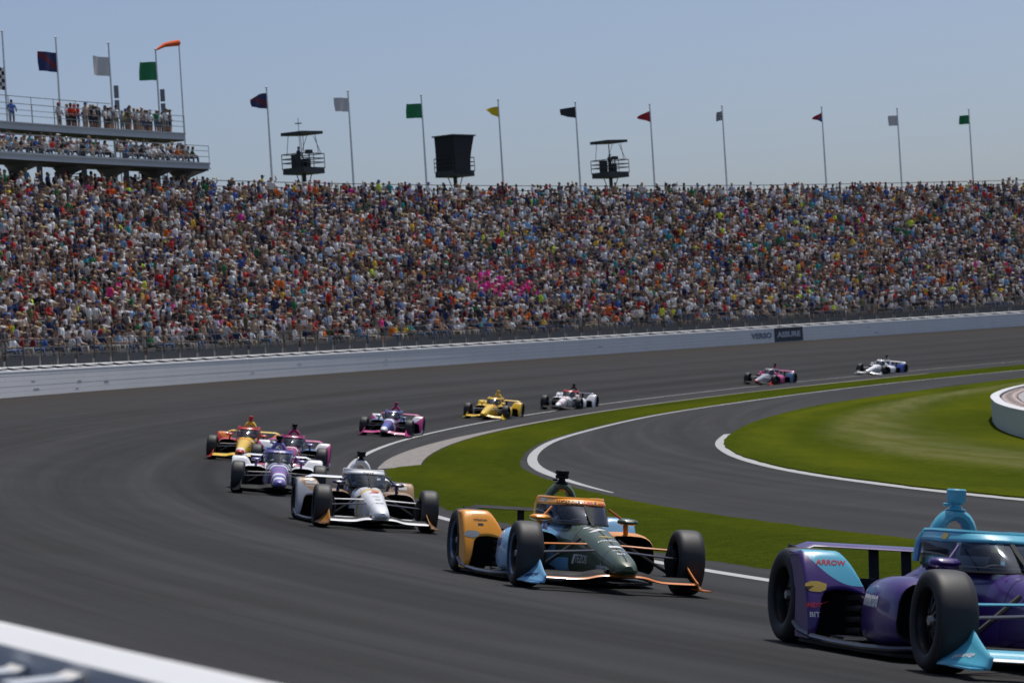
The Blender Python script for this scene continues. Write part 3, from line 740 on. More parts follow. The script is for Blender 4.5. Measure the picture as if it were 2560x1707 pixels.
# ------------------------------------------------------------------ flags, poles, towers
POLE = mat('pale_flagpole_paint', (.86, .87, .88), .35)
FC = {'navy': (.02, .03, .12), 'maroon': (.14, .015, .03), 'white': (.62, .62, .62), 'green': (.01, .20, .075), 'yellow': (.72, .52, .01), 'black': (.015, .018, .025), 'red': (.40, .01, .02), 'orange': (.75, .10, .01), 'blue': (.05, .08, .25)}
fm = {k: mat('flag_' + k, v, .8) for k, v in FC.items()}
def flagthing(a, s, topz, h, w, kind, desc, droop=0.0, drop=.9, basez=13.0, lab=''):
    base = P(a, s, basez); r = empty('flagpole', base)
    tag(r, lab, 'flagpole', 'flagpoles above the grandstand')
    H = topz - basez
    MB().tube([(0, 0, 0), (0, 0, H * .5), (0, 0, H)], [.10, .08, .055], n=8).build('pole', POLE, r, smooth=True)
    MB().lathe_z([(.02, 0), (.09, .04), (.09, .12), (.02, .16)], (0, 0, H), 8).build('finial', POLE, r, smooth=True)
    # flag: flies to image left, that is towards increasing angle
    d = (P(a + .1, s) - P(a, s)).normalized(); nrm = Vector((-d.y, d.x, 0))
    nu, nv = 12, 6; vs = []; fs = []; mi = []; amp = random.uniform(.08, .16); ph = random.uniform(0, 6)
    for i in range(nu + 1):
        u = i / nu
        for j in range(nv + 1):
            v = j / nv - .5
            hh = h
            if kind in ('triangle', 'bluntri'): hh = h * (1 - (u ** 1.1) * (.85 if kind == 'triangle' else .45))
            zz = topz - drop - h / 2 + v * hh - droop * h * u * (1 + .3 * math.sin(u * 3 + ph)) * (1 if v > -.4 else .8)
            if kind == 'curl': zz = topz - drop - h / 2 + v * h * (1 - .55 * u * u) - .22 * h * u * u
            p = d * (.06 + u * w * (1 - .05 * abs(v))) + nrm * (amp * math.sin(u * 7 + ph + v) * u ** .5)
            vs.append((p.x, p.y, zz - topz))
    M_ = [fm['white'], fm['navy']]
    sch = desc
    for i in range(nu):
        for j in range(nv):
            fs.append((i * (nv + 1) + j, (i + 1) * (nv + 1) + j, (i + 1) * (nv + 1) + j + 1, i * (nv + 1) + j + 1))
            if sch == 'checker': mi.append(((i // 2) + j) % 2)
            elif sch == 'band': mi.append(1 if 1 < j - (i // 3) + 1 < 4 else 0)
            elif sch == 'halves': mi.append(1 if j < 3 and i < 6 else 0)
            else: mi.append(0)
    mm = {'checker': [fm['black'], fm['white']], 'band': [fm['navy'], fm['maroon']], 'halves': [fm['red'], fm['blue']]}.get(sch, [fm.get(sch)])
    b = MB(); b.add(vs, fs, mi); o = b.build('flag', mm, None, smooth=True, sharp=80); o.location = base + Vector((0, 0, H))
    tag(o, {'checker': 'black and white chequered flag', 'band': 'navy flag crossed by a maroon band', 'halves': 'small red and blue flag'}.get(sch, sch + ' flag') + lab.split('flagpole')[-1].replace(' bearing', ' at'), 'flag', 'flags above the grandstand')
PL = [(154.16, 25.6, 1.45, 1.9, '', 'checker', 0, 'tallest end flagpole at the far left edge, over the upper deck', 2.3),
      (152.69, 25.6, 1.3, 2.0, '', 'band', 0, 'flagpole over the upper deck, second from the left edge', .95),
      (151.21, 25.6, 1.3, 2.0, '', 'white', 0, 'flagpole over the upper deck, third from the left edge', .9),
      (149.87, 25.5, 1.3, 2.0, '', 'green', .08, 'flagpole over the upper deck, beside the orange windsock', .8),
      (146.68, 23.4, 1.15, 1.95, 'curl', 'band', 0, 'flagpole left of the first camera tower', .35),
      (144.23, 23.5, 1.05, 1.6, '', 'white', .03, 'flagpole between the first camera tower and the black screened tower', .45),
      (141.99, 23.5, 1.15, 1.95, '', 'green', .06, 'flagpole just left of the black screened tower', .6),
      (139.6, 23.4, .9, 1.6, 'triangle', 'yellow', -.25, 'flagpole just right of the black screened tower', .5),
      (137.17, 23.4, .95, 2.0, 'bluntri', 'black', .03, 'flagpole just left of the second open camera tower', .3),
      (134.8, 23.4, .95, 1.7, 'triangle', 'red', .1, 'flagpole just right of the second open camera tower', .5),
      (132.48, 23.4, .8, .75, '', 'checker', .15, 'flagpole right of the red flag', .4),
      (129.26, 23.4, .85, 1.2, 'triangle', 'halves', .1, 'flagpole third from the right edge', .45),
      (126.81, 23.3, .95, 1.15, '', 'white', .05, 'flagpole second from the right edge', .6),
      (124.48, 23.2, .85, 1.3, '', 'green', .05, 'rightmost flagpole above the grandstand', .5)]
for a, tz, h, w, kd, c, dr, lab, drop in PL:
    flagthing(a, 50, tz, h, w, kd, c, dr, drop, lab=lab)
    if 'flagpole' in lab: pass
# windsock
base = P(149.18, 50, 13); r = empty('windsock_pole', base); tag(r, 'tall thin pole carrying the orange windsock at the end of the upper deck', 'pole')
MB().tube([(0, 0, 0), (0, 0, 13.4)], [.08, .045], n=8).build('pole', POLE, r, smooth=True)
d = (P(149.3, 50) - P(149.2, 50)).normalized()
o = MB().tube([Vector((0, 0, -.2)) + d * .1, Vector((0, 0, -.3)) + d * .8, Vector((0, 0, -.45)) + d * 1.7, Vector((0, 0, -.85)) + d * 2.7], [.23, .21, .16, .06], n=10, caps=False).build('windsock', fm['orange'], None, smooth=True)
o.location = base + Vector((0, 0, 13.4)); tag(o, 'orange windsock streaming to the left from the tall thin pole', 'windsock')
# banner boards by the two left poles
for a, lab in ((151.0, 'grey loudspeaker column beside the white flag pole over the upper deck'), (149.68, 'grey loudspeaker column beside the green flag pole over the upper deck')):
    base = P(a, 50.2, 15); r = empty('loudspeaker_column', base); tag(r, lab, 'loudspeaker', 'loudspeaker columns behind the upper deck')
    MB().tube([(0, 0, 0), (0, 0, 5.8)], .05, n=6).build('pole', POLE, r)
    for z in (6.4, 7.4): MB().box((0, 0, z), (.3, .3, .85)).build('speaker_box', mat('speaker_grey', (.20, .23, .27), .6), r)

def tower(a, kind, lab):
    base = P(a, 49.5, 12.0)
    ax = (P(a - .1, 49.5) - P(a, 49.5)).normalized(); ay = Vector((-ax.y, ax.x, 0))
    mw = Matrix(((ax.x, ay.x, 0, base.x), (ax.y, ay.y, 0, base.y), (0, 0, 1, base.z), (0, 0, 0, 1)))
    r = empty('camera_tower', mw=mw); tag(r, lab, 'camera tower', 'camera towers behind the grandstand')
    ST = mat('tower_steel', (.03, .033, .036), .55); pz = 5.15
    MB().tube([(0, 0, 0), (0, 0, pz)], .16, n=8).build('mast', ST, r)
    for sx in (-1, 1): MB().tube([(sx * .1, 0, pz - 1.7), (sx * .95, 0, pz)], .05, n=4).build('brace', ST, r)
    MB().box((0, 0, pz + .14), (2.5, 2.0, .46)).build('platform', ST, r)
    for zz in (.75, 1.05, 1.4):
        b = MB()
        for p, q in (((-1.3, -1), (1.3, -1)), ((1.3, -1), (1.3, 1)), ((1.3, 1), (-1.3, 1)), ((-1.3, 1), (-1.3, -1))): b.tube([(*p, pz + zz), (*q, pz + zz)], .035, n=4)
        b.build('handrail', ST, r)
    for p in ((-1.3, -1), (1.3, -1), (1.3, 1), (-1.3, 1), (0, -1), (0, 1)):
        MB().tube([(*p, pz + .3), (*p, pz + 1.42)], .035, n=4).build('rail_post', ST, r)
    if kind == 'open':
        for sx in (-1, 1):
            for sy in (-1, 1): MB().tube([(sx * .9, sy * .8, pz + 1.4), (sx * .75, sy * .7, pz + 2.8)], .03, n=4).build('roof_leg', mat('tower_pale', (.12, .125, .13), .5), r)
            MB().tube([(sx * 1.2, -.8, pz + 1.4), (sx * .4, -.8, pz + 2.7)], .03, n=4).build('roof_brace', mat('tower_pale', (.12, .125, .13), .5), r)
        b = MB(); b.add([(-1.25, -1, pz + 2.80), (1.3, -1, pz + 2.88), (1.3, 1, pz + 2.88), (-1.25, 1, pz + 2.80), (-1.25, -1, pz + 3.04), (1.3, -1, pz + 3.10), (1.3, 1, pz + 3.10), (-1.25, 1, pz + 3.04)],
                          [(0, 1, 2, 3), (7, 6, 5, 4), (0, 4, 5, 1), (1, 5, 6, 2), (2, 6, 7, 3), (3, 7, 4, 0)]); b.build('canopy', ST, r)
        b = MB(); b.box((.1, -.5, pz + 1.55), (.5, .35, .3)); b.tube([(.1, -.5, pz + .33), (.1, -.5, pz + 1.4)], .05, n=6); b.build('broadcast_camera', ST, r)
        b = MB(); b.box((-.5, .3, pz + .85), (.5, .5, 1.1)); b.box((.55, .2, pz + .7), (.45, .6, .8)); b.build('equipment_box', ST, r)
    else:
        b = MB(); N = 8; rings = []
        for j in range(N + 1):
            u = j / N; x1 = .75 + .55 * u ** 2.2; z = pz + .1 + u * 3.0
            rings.append([(-1.25 + .06 * math.sin(u * 3), -1.08, z), (x1, -1.08 + .05 * math.sin(u * 5), z), (x1, .9, z), (-1.25 + .06 * math.sin(u * 3), .9, z)])
        b.loft([[Vector(q) for q in rr] for rr in rings]); b.build('cover_sheet', mat('black_tarpaulin', (.008, .009, .014), .7, bump=.6, bscale=2), r)
        MB().box((.02, -.1, pz + 3.16), (2.9, 2.2, .1)).build('canopy', ST, r)
    return r, base
TW = [(145.87, 'open', 'open camera tower with a flat black canopy, left of the others'), (141.24, 'cover', 'camera tower closed off with a black sheet, middle of the three'), (136.33, 'open', 'open camera tower with a flat black canopy, farthest right')]
for i, (a, kd, lab) in enumerate(TW):
    r, base = tower(a, kd, lab)
    if kd == 'open':
        V, F, K = person_tpl('stand', 1, 8); pal = np.array([(.03, .03, .04) if i else (.06, .08, .16), (.4, .25, .17), (.02, .02, .03), (.02, .02, .025)])
        me = mesh_np('person', V, F, pal[K]); o = bpy.data.objects.new('person', me); COL.objects.link(o)
        o.location = P(a - (.0 if i == 0 else .12), 49.9, 12 + 5.48); o.rotation_euler.z = R(a) + math.pi
        tag(o, 'camera operator in dark clothes standing on the %s open camera tower' % ('left' if i == 0 else 'right'), 'person')
base = P(145.6, 50.6, 12); r = empty('radio_mast', base); tag(r, 'thin radio mast rising behind the left camera tower', 'mast')
MB().tube([(0, 0, 0), (0, 0, 9.4)], .03, n=6).build('pole', POLE, r)
MB().box((0, 0, 9.0), (.5, .5, .04)).build('crosspiece', DARKST, r); 

# ------------------------------------------------------------------ race cars
RUB = mat('tyre_rubber', (.016, .016, .017), .62, noise=.25, nscale=3, spec=.4)
RUBT = mat('tyre_tread', (.028, .028, .029), .55, noise=.3, nscale=5, spec=.45)
CARB = mat('carbon_fibre', (.010, .011, .013), .6, coat=0, spec=.25, noise=.2, nscale=6)
DIM = mat('dark_intake', (.004, .004, .005), .9)
STEEL = mat('bare_steel', (.35, .35, .36), .35, metal=.9); HEAT = mat('exhaust_heat_foil', (.30, .28, .26), .4, metal=.8, noise=.3, nscale=12)
def glass_mat():
    m = bpy.data.materials.new('tinted_screen'); m.use_nodes = True; t = m.node_tree
    for n in list(t.nodes): t.nodes.remove(n)
    out = t.nodes.new('ShaderNodeOutputMaterial'); tr = t.nodes.new('ShaderNodeBsdfTransparent'); tr.inputs[0].default_value = (.42, .47, .54, 1)
    gl = t.nodes.new('ShaderNodeBsdfGlossy'); gl.inputs['Roughness'].default_value = .06; gl.inputs[0].default_value = (.50, .56, .66, 1)
    df = t.nodes.new('ShaderNodeBsdfDiffuse'); df.inputs[0].default_value = (.10, .13, .18, 1)
    fr = t.nodes.new('ShaderNodeFresnel'); fr.inputs[0].default_value = 1.5
    mx = t.nodes.new('ShaderNodeMixShader'); ma = t.nodes.new('ShaderNodeMath'); ma.operation = 'ADD'; ma.inputs[1].default_value = .015
    t.links.new(fr.outputs[0], ma.inputs[0]); m2 = t.nodes.new('ShaderNodeMixShader'); m2.inputs[0].default_value = .12
    t.links.new(tr.outputs[0], m2.inputs[1]); t.links.new(df.outputs[0], m2.inputs[2])
    t.links.new(ma.outputs[0], mx.inputs[0]); t.links.new(m2.outputs[0], mx.inputs[1]); t.links.new(gl.outputs[0], mx.inputs[2]); t.links.new(mx.outputs[0], out.inputs[0])
    return m
GLASS = glass_mat()
PC = {'orange': (.80, .22, .015), 'papaya': (.95, .36, .018), 'skyblue': (.20, .44, .68), 'olive': (.064, .100, .056), 'purple': (.050, .018, .16), 'cyan': (.10, .46, .62), 'deepblue': (.015, .02, .09),
      'white': (.90, .90, .90), 'gold': (.42, .26, .13), 'pink': (.62, .05, .25), 'magenta': (.38, .012, .13), 'red': (.60, .03, .02), 'yellow': (.90, .58, .025), 'lavender': (.15, .13, .40),
      'blue': (.05, .10, .42), 'black': (.012, .012, .014), 'silver': (.38, .40, .44), 'navy': (.02, .03, .10), 'bronze': (.45, .20, .04), 'steelblue': (.09, .18, .32), 'grey': (.15, .15, .16)}
def paint(k): return mat('paint_' + k, PC[k], .62 if k == 'black' else .34, coat=0 if k == 'black' else .45, noise=.07, nscale=5, spec=.2 if k == 'black' else .5)
def paint_split(a, b_):
    nm = 'paint_%s_over_%s' % (b_, a)
    if nm in MATS: return MATS[nm]
    m = paint(a).copy(); m.name = nm; t = m.node_tree; bs = t.nodes['Principled BSDF']
    tc = t.nodes.new('ShaderNodeTexCoord'); sx = t.nodes.new('ShaderNodeSeparateXYZ'); t.links.new(tc.outputs['Object'], sx.inputs[0])
    def mth(op, x, y):
        n = t.nodes.new('ShaderNodeMath'); n.operation = op
        for i, q in enumerate((x, y)):
            if q is None: continue
            if isinstance(q, (int, float)): n.inputs[i].default_value = q
            else: t.links.new(q, n.inputs[i])
        return n.outputs[0]
    y = mth('MAXIMUM', mth('SUBTRACT', mth('ABSOLUTE', sx.outputs[1], None), .59), 0)
    edge = mth('ADD', mth('MULTIPLY', mth('MULTIPLY', y, y), 1.8), .455)
    f = mth('GREATER_THAN', sx.outputs[2], edge)
    old = bs.inputs['Base Color'].links[0].from_socket
    mx = t.nodes.new('ShaderNodeMix'); mx.data_type = 'RGBA'; mx.inputs[7].default_value = (*PC[b_], 1)
    t.links.new(f, mx.inputs[0]); t.links.new(old, mx.inputs[6]); t.links.new(mx.outputs[2], bs.inputs['Base Color'])
    MATS[nm] = m; return m
def ringx(x, wb, wt, z0, z1, n=20, e=3.2, cy=0.0):
    out = []
    for k in range(n):
        t = 2 * math.pi * (k + .5) / n; c, s = math.cos(t), math.sin(t)
        yy = math.copysign(abs(c) ** (2 / e), c); zz = math.copysign(abs(s) ** (2 / e), s)
        w = wb + (wt - wb) * (zz + 1) / 2
        out.append(Vector((x, cy + yy * w, (z0 + z1) / 2 + zz * (z1 - z0) / 2)))
    return out
def cinterp(tab, x):
    """smooth interpolation of rows (x, values...) sorted by x"""
    xs = [t[0] for t in tab]; i = max(0, min(len(xs) - 2, int(np.searchsorted(xs, x)) - 1)); out = []
    h = xs[i + 1] - xs[i]; t = (x - xs[i]) / h
    for d in range(1, len(tab[0])):
        y = [r[d] for r in tab]
        m0 = (y[i + 1] - y[i - 1]) / (xs[i + 1] - xs[i - 1]) if i > 0 else (y[1] - y[0]) / h
        m1 = (y[i + 2] - y[i]) / (xs[i + 2] - xs[i]) if i < len(xs) - 2 else (y[i + 1] - y[i]) / h
        out.append((2 * t ** 3 - 3 * t * t + 1) * y[i] + (t ** 3 - 2 * t * t + t) * h * m0 + (-2 * t ** 3 + 3 * t * t) * y[i + 1] + (t ** 3 - t * t) * h * m1)
    return out
FXL, RXL = 1.5, -1.5
DG = None
def bvh_of(*obs):
    global DG
    vs = []; fs = []
    for o in obs:
        me = o.data
        if len(o.modifiers):
            if DG is None: DG = bpy.context.evaluated_depsgraph_get()
            me = o.evaluated_get(DG).data
        k = len(vs); vs += [v.co.copy() for v in me.vertices]; fs += [tuple(i + k for i in p.vertices) for p in me.polygons]
    return BVHTree.FromPolygons(vs, fs)

def make_car(L, mw, label, near=1):
    root = empty('race_car', mw=mw); tag(root, label, 'race car', 'open wheel race cars running round the turn')
    g = lambda k, d='black': paint(L.get(k, d))
    k_line = L.get('short', '').startswith('orange')
    # --- monocoque with nose
    T = [(-.62, .30, .24, .05, .70), (-.3, .34, .27, .05, .665), (.0, .345, .28, .05, .65), (.3, .33, .27, .05, .64), (.6, .30, .24, .07, .645), (.85, .28, .21, .09, .635), (1.1, .255, .185, .11, .60), (1.4, .225, .16, .13, .545), (1.7, .195, .14, .14, .48), (2.0, .17, .12, .16, .415), (2.2, .15, .105, .18, .37), (2.31, .135, .09, .195, .33), (2.37, .105, .065, .21, .305), (2.40, .055, .03, .235, .285)]
    xs = list(np.linspace(-.62, 2.40, 62 if near else 26)); rings = [ringx(x, *cinterp(T, x), n=28 if near else 16) for x in xs]
    stripes = L.get('nose_stripes', [])
    mats = [g('nose'), g('side')]; idx = {}
    for (x0, x1, c) in stripes:
        if c not in idx: idx[c] = len(mats); mats.append(paint(c))
    nn = len(rings[0])
    def mis(i, j):
        x = xs[i]; zmid = 0
        a = (j + .5) / nn * 2 * math.pi if j >= 0 else 0
        top = math.sin(2 * math.pi * (j + 1) / nn) > -.2 if j >= 0 else True
        for (x0, x1, c) in stripes:
            if x0 <= x < x1: return idx[c]
        return 0 if (x > .45 and (top or x > .9)) else 1
    b = MB(); b.loft(rings, mis=mis); nose = b.build('nose', mats, root, smooth=True)
    if near:
        for xq in (1.93, .97):
            b = MB(); q0 = cinterp(T, xq - .003); q1 = cinterp(T, xq + .003)
            b.loft([[v + (v - Vector((v.x, 0, .3))).normalized() * .0015 for v in ringx(xx, *q_, n=28)] for xx, q_ in ((xq - .003, q0), (xq + .003, q1))], False, False); b.build('panel_seam', DIM, root)
    # cockpit duct slots ahead of the screen
    b = MB()
    for sy in (-1, 1):
        b.add([(.80, sy * .035, .655), (.76, sy * .235, .640), (.86, sy * .17, .632), (.90, sy * .035, .640)], [(0, 1, 2, 3)])
    bv = bvh_of(nose)
    for i, v in enumerate(b.v):
        h = bv.ray_cast(Vector((v[0], v[1], 1.2)), Vector((0, 0, -1)))
        if h[0] is not None: b.v[i] = tuple(h[0] + Vector((0, 0, .006)))
    b.build('cockpit_duct', DIM, root)
    # --- engine cover
    E = [(-2.05, .07, .05, .22, .40), (-1.8, .11, .06, .12, .46), (-1.4, .17, .08, .06, .56), (-1.0, .24, .10, .05, .66), (-.75, .28, .15, .05, .69), (-.60, .31, .235, .05, .715)]
    xe = np.linspace(-2.05, -.60, 20)
    b = MB(); b.loft([ringx(x, *cinterp(E, x), n=20, e=2.6) for x in xe]); ecov = b.build('engine_cover', g('cover'), root, smooth=True)
    # --- roll hoop arch with camera
    pts = []
    for k in range(15):
        t = math.pi * k / 14; y = -.155 * math.cos(t); z = .67 + .345 * math.sin(t) ** .75
        pts.append((-.62 + .06 * math.sin(t), y, z))
    MB().tube(pts, .048, .075, n=10, upv=(1, 0, 0)).build('roll_hoop', g('hoop'), root, smooth=True)
    b = MB(); b.lathe_z([(.075, 0), (.04, .025), (.035, .05)], (-.56, 0, 1.045), 14); 
    cp_ = L.get('campod', 'black')
    b.lathe_z([(.062, .05), (.072, .06), (.072, .085), (.06, .095), (.075, .10), (.075, .135), (.06, .145)] if cp_ == 'black' else [(.045, .04), (.066, .055), (.070, .09), (.070, .14), (.060, .15)], (-.56, 0, 1.045), 16)
    b.tube([(-.52, -.06, 1.08), (-.52, -.11, 1.08)], .012, n=5)
    b.build('camera_pod', paint(cp_), root, smooth=True)
    # --- sidepods
    S = [(-1.55, .24, .09, .32), (-1.25, .38, .08, .40), (-.9, .55, .07, .475), (-.5, .70, .07, .53), (-.1, .80, .07, .565), (.2, .835, .08, .575), (.38, .83, .10, .565), (.47, .82, .11, .55)]
    pods = []
    for sd, nm in ((-1, 'r'), (1, 'l')):
        pm = g('pod_' + nm)
        b = MB(); xs2 = np.linspace(-1.55, .47, 26 if near else 14); rings = []
        for x in xs2:
            yo, z0, z1 = cinterp(S, x); yi = .20
            rings.append([Vector((v.x, v.y, v.z)) for v in ringx(x, (yo - yi) / 2, (yo - yi) / 2 * .86, z0, z1, n=22, e=3.4, cy=sd * (yo + yi) / 2)])
        # rounded lip folding into a dark intake
        last = rings[-1]; cen = sum(last, Vector()) / len(last)
        def sh(k, dx): return [cen + (v - cen) * k + Vector((dx, 0, 0)) for v in last]
        rings.append(sh(.965, .025)); rings.append(sh(.92, .02)); nb = len(rings) - 2
        rings.append(sh(.86, -.05)); rings.append(sh(.66, -.35))
        b.loft(rings, mis=lambda i, j: 1 if i >= nb or (j == -1 and i > 3) else (2 if xs2[min(i, len(xs2) - 1)] > L.get('pod_split', 9) else 0))
        o = b.build('sidepod', [pm, DIM, g('pod2', L.get('pod_' + nm, 'black'))], root, smooth=True); pods.append(o)
    # --- floor with rolled edge
    for sd in (-1, 1):
        pass
    out = [(.95, .30), (.80, .42), (.62, .68), (.45, .80), (.1, .86), (-.4, .90), (-.8, .93), (-1.08, .95), (-1.12, .60), (-1.5, .45), (-2.0, .42)]
    b = MB(); top = []; bot = []
    loop = [(x, y) for x, y in out] + [(x, -y) for x, y in out[::-1]]
    vs = [(x, y, .035) for x, y in loop] + [(x, y, .06) for x, y in loop]; N = len(loop)
    b.add(vs, [tuple(range(N)), tuple(range(N, 2 * N))] + [(i, (i + 1) % N, N + (i + 1) % N, N + i) for i in range(N)])
    b.build('floor', CARB, root)
    for sd in (-1, 1):
        ep = [(.62, sd * .68, .10), (.45, sd * .80, .085), (.1, sd * .87, .075), (-.4, sd * .91, .075), (-.75, sd * .94, .085), (-1.0, sd * .965, .12), (-1.12, sd * .97, .17)]
        MB().tube(ep, .03, .022, n=8).build('floor_edge', mat('floor_edge_carbon', (.03, .033, .045), .3, coat=.6), root, smooth=True)
    # --- rear wheel guards
    guards = []
    for sd, nm in ((-1, 'r'), (1, 'l')):
        gm = g('guard_' + nm); nu, nv = 16, 12; rings = []
        for i in range(nu + 1):
            u = i / nu                       # 0 outboard .. 1 inboard
            y = .975 - .45 * u
            leg = 1 / (1 + math.exp((u - .20) / .028))      # 1 in the outboard leg
            arch = .40 + .03 * math.sin(min(1, max(0, (u - .2) / .8)) * math.pi)
            zl = arch * (1 - leg) + .09 * leg
            fall = max(0, (u - .62) / .38)
            zt = .70 - .035 * (1 - min(1, u / .08)) ** 2 - .25 * fall ** 1.8
            row = []
            for j in range(nv + 1):
                v = j / nv; z = zl + (zt - zl) * min(1, v / .8) if v <= .8 else zt
                f = (z - .09) / .62
                x = -.80 - .30 * f ** 1.6 + .02 * math.sin(u * math.pi)
                if v > .8: x -= (v - .8) / .2 * .26; z -= .015 * (v - .8) / .2
                if v > .6 and v <= .8: x -= .02 * ((v - .6) / .2) ** 2
                row.append(Vector((x, sd * y, z)))
            rings.append(row)
        b = MB()
        gfm = paint_split(L['guard_' + nm], L['guard_top']) if 'guard_top' in L else gm
        b.loft(rings, False, False, closed=False)
        o = b.build('wheel_guard', [gfm], root, smooth=True, sharp=75)
        md = o.modifiers.new('thickness', 'SOLIDIFY'); md.thickness = .022; md.offset = -1 if sd > 0 else -1
        guards.append(o)
        # inner outboard side plate
        b = MB(); pl = [(-.80, .07), (-.86, .30), (-.98, .52), (-1.10, .665), (-1.36, .68), (-1.30, .58), (-1.16, .40), (-1.12, .07)]
        vs = [(x, sd * .966, z) for x, z in pl] + [(x, sd * .945, z) for x, z in pl]; N = len(pl)
        b.add(vs, [tuple(range(N)), tuple(range(N, 2 * N))] + [(i, (i + 1) % N, N + (i + 1) % N, N + i) for i in range(N)])
        b.build('guard_side', gm, root)
        # dark mechanicals behind the arch
        b = MB(); b.box((-1.13, sd * .66, .30), (.03, .56, .42)); b.build('inner_panel', DIM, root)
        if near:
            b = MB()
            for k in range(4): b.tube([(-1.02, sd * .50, .12 + .08 * k), (-.92, sd * .55, .14 + .08 * k), (-1.04, sd * .60, .13 + .08 * k)], .022, n=6)
            b.build('exhaust_pipes', HEAT, root, smooth=True)
    # --- rear wing
    b = MB(); rings = []
    for k in range(13):
        y = -.76 + 1.52 * k / 12; e = abs(y) / .76; dz = -.05 * max(0, (e - .9) / .1) ** 1.5
        rings.append([Vector((x, y, z + dz)) for x, z in ((-1.78, .715), (-1.80, .728), (-1.88, .737), (-1.96, .745), (-1.96, .735), (-1.88, .718), (-1.80, .708))])
    b.loft(rings); rw = b.build('rear_wing', g('rear_wing'), root, smooth=True)
    for sd in (-1, 1):
        b = MB(); pl = [(-1.77, .70), (-1.96, .72), (-1.96, .62), (-1.82, .61)]
        vs = [(x, sd * (.762 + .03 * (z < .7)), z) for x, z in pl] + [(x, sd * (.775 + .03 * (z < .7)), z) for x, z in pl]
        b.add(vs, [(0, 1, 2, 3), (4, 5, 6, 7)] + [(i, (i + 1) % 4, 4 + (i + 1) % 4, 4 + i) for i in range(4)])
        b.build('wing_endplate', CARB, root)
        MB().tube([(-1.80, sd * .13, .35), (-1.88, sd * .13, .715)], .016, .045, n=6, upv=(0, 1, 0)).build('wing_pylon', CARB, root)
    b = MB(); b.box((-1.7, 0, .26), (.9, .34, .26)); b.box((-2.1, 0, .30), (.18, .5, .18)); b.build('gearbox', CARB, root)
    # --- front wing
    def wz(y):
        e = abs(y); return .125 + .05 * (1 / (1 + math.exp((e - .30) / .045)))
    for dx, ch, dz, nm, key in ((0, .20, 0, 'front_wing', 'wing_main'), (-.17, .08, .028, 'wing_flap', 'wing_flap')):
        b = MB(); rings = []
        for k in range(37):
            y = -.79 + 1.58 * k / 36; z = wz(y) + dz; x = 2.24 + dx - .10 * (abs(y) / .79) ** 1.5
            rings.append([Vector((x, y, z)), Vector((x - .02, y, z + .016)), Vector((x - ch * .5, y, z + .020)), Vector((x - ch, y, z + .030)), Vector((x - ch, y, z + .022)), Vector((x - ch * .5, y, z + .002)), Vector((x - .02, y, z - .008))])
        if key == 'wing_main':
            b.loft(rings, mis=lambda i, j: 1 if (j in (6, 0) and True) else 0)
            fwg = b.build(nm, [g('wing_main'), g('wing_lip', L.get('wing_main', 'black'))], root, smooth=True, sharp=60)
        else:
            b.loft(rings); b.build(nm, g('wing_flap', L.get('wing_main', 'black')), root, smooth=True, sharp=60)
    eps = []
    for sd, nm in ((-1, 'r'), (1, 'l')):
        b = MB(); rings = []
        for k in range(9):
            u = k / 8; x = 2.20 - .46 * u
            zt = .15 + .19 * u ** 1.2 ; yt = .785 - .02 * u; yb = .80 + .17 * u ** .8
            rings.append([Vector((x, sd * (yt + (yb - yt) * (1 - w) ** 1.6), .075 + (zt - .075) * w)) for w in (0, .2, .4, .7, 1)])
        b.loft(rings, False, False, closed=False); o = b.build('endplate', g('endplate_' + nm), root, smooth=True)
        md = o.modifiers.new('thickness', 'SOLIDIFY'); md.thickness = .012; eps.append(o)
        b = MB(); b.box((1.97, sd * .885, .072), (.48, .09, .012)); b.build('foot_plate', g('foot', L.get('endplate_' + nm, 'black')), root)
    for sd in (-1, 1): MB().tube([(2.12, sd * .085, .19), (2.16, sd * .10, .25)], .012, .07, n=6, upv=(0, 1, 0)).build('wing_mount', CARB, root)
    # --- aeroscreen
    BT = [(-.36, .315, .665), (-.1, .32, .65), (.18, .31, .64), (.42, .285, .636), (.62, .225, .638), (.74, .125, .642), (.785, 0, .644)]
    TP = [(-.38, .285, .885), (-.2, .29, .89), (0, .29, .89), (.16, .275, .89), (.29, .235, .89), (.38, .14, .89), (.41, 0, .89)]
    def uc(tab):
        half = catmull3(tab, 4); return [Vector((p[0], -p[1], p[2])) for p in half] + [Vector(p) for p in half[::-1][1:]]
    def catmull3(pts, k):
        o_ = []
        for i in range(len(pts) - 1):
            p0 = pts[max(i - 1, 0)]; p1 = pts[i]; p2 = pts[i + 1]; p3 = pts[min(i + 2, len(pts) - 1)]
            for j in range(k):
                t = j / k; o_.append([.5 * ((2 * p1[d]) + (-p0[d] + p2[d]) * t + (2 * p0[d] - 5 * p1[d] + 4 * p2[d] - p3[d]) * t * t + (-p0[d] + 3 * p1[d] - 3 * p2[d] + p3[d]) * t ** 3) for d in range(3)])
        return o_ + [list(pts[-1])]
    Bc, Tc = uc(BT), uc(TP); nU = len(Bc)
    def scr(i, v):
        p = Bc[i].lerp(Tc[i], v); c = Vector((0, 0, p.z)); r = Vector((p.x, p.y, 0)).normalized()
        return p + r * (.02 * math.sin(math.pi * v))
    vb = [.71 + .05 * math.sin(math.pi * i / (nU - 1)) ** 2 for i in range(nU)]
    b = MB(); b.loft([[scr(i, vb[i] * k / 6) for k in range(7)] for i in range(nU)], False, False, closed=False)
    b.build('windscreen', GLASS, root, smooth=True)
    b = MB(); b.loft([[scr(i, vb[i] + (1 - vb[i]) * k / 3) for k in range(4)] for i in range(nU)], False, False, closed=False)
    band = b.build('screen_band', [g('band')], root, smooth=True)
    md = band.modifiers.new('thickness', 'SOLIDIFY'); md.thickness = .014; md.offset = 1
    MB().tube([Tc[i] + Vector((0, 0, .008)) for i in range(nU)], .020, .016, n=6).build('halo_ring', g('band'), root, smooth=True)
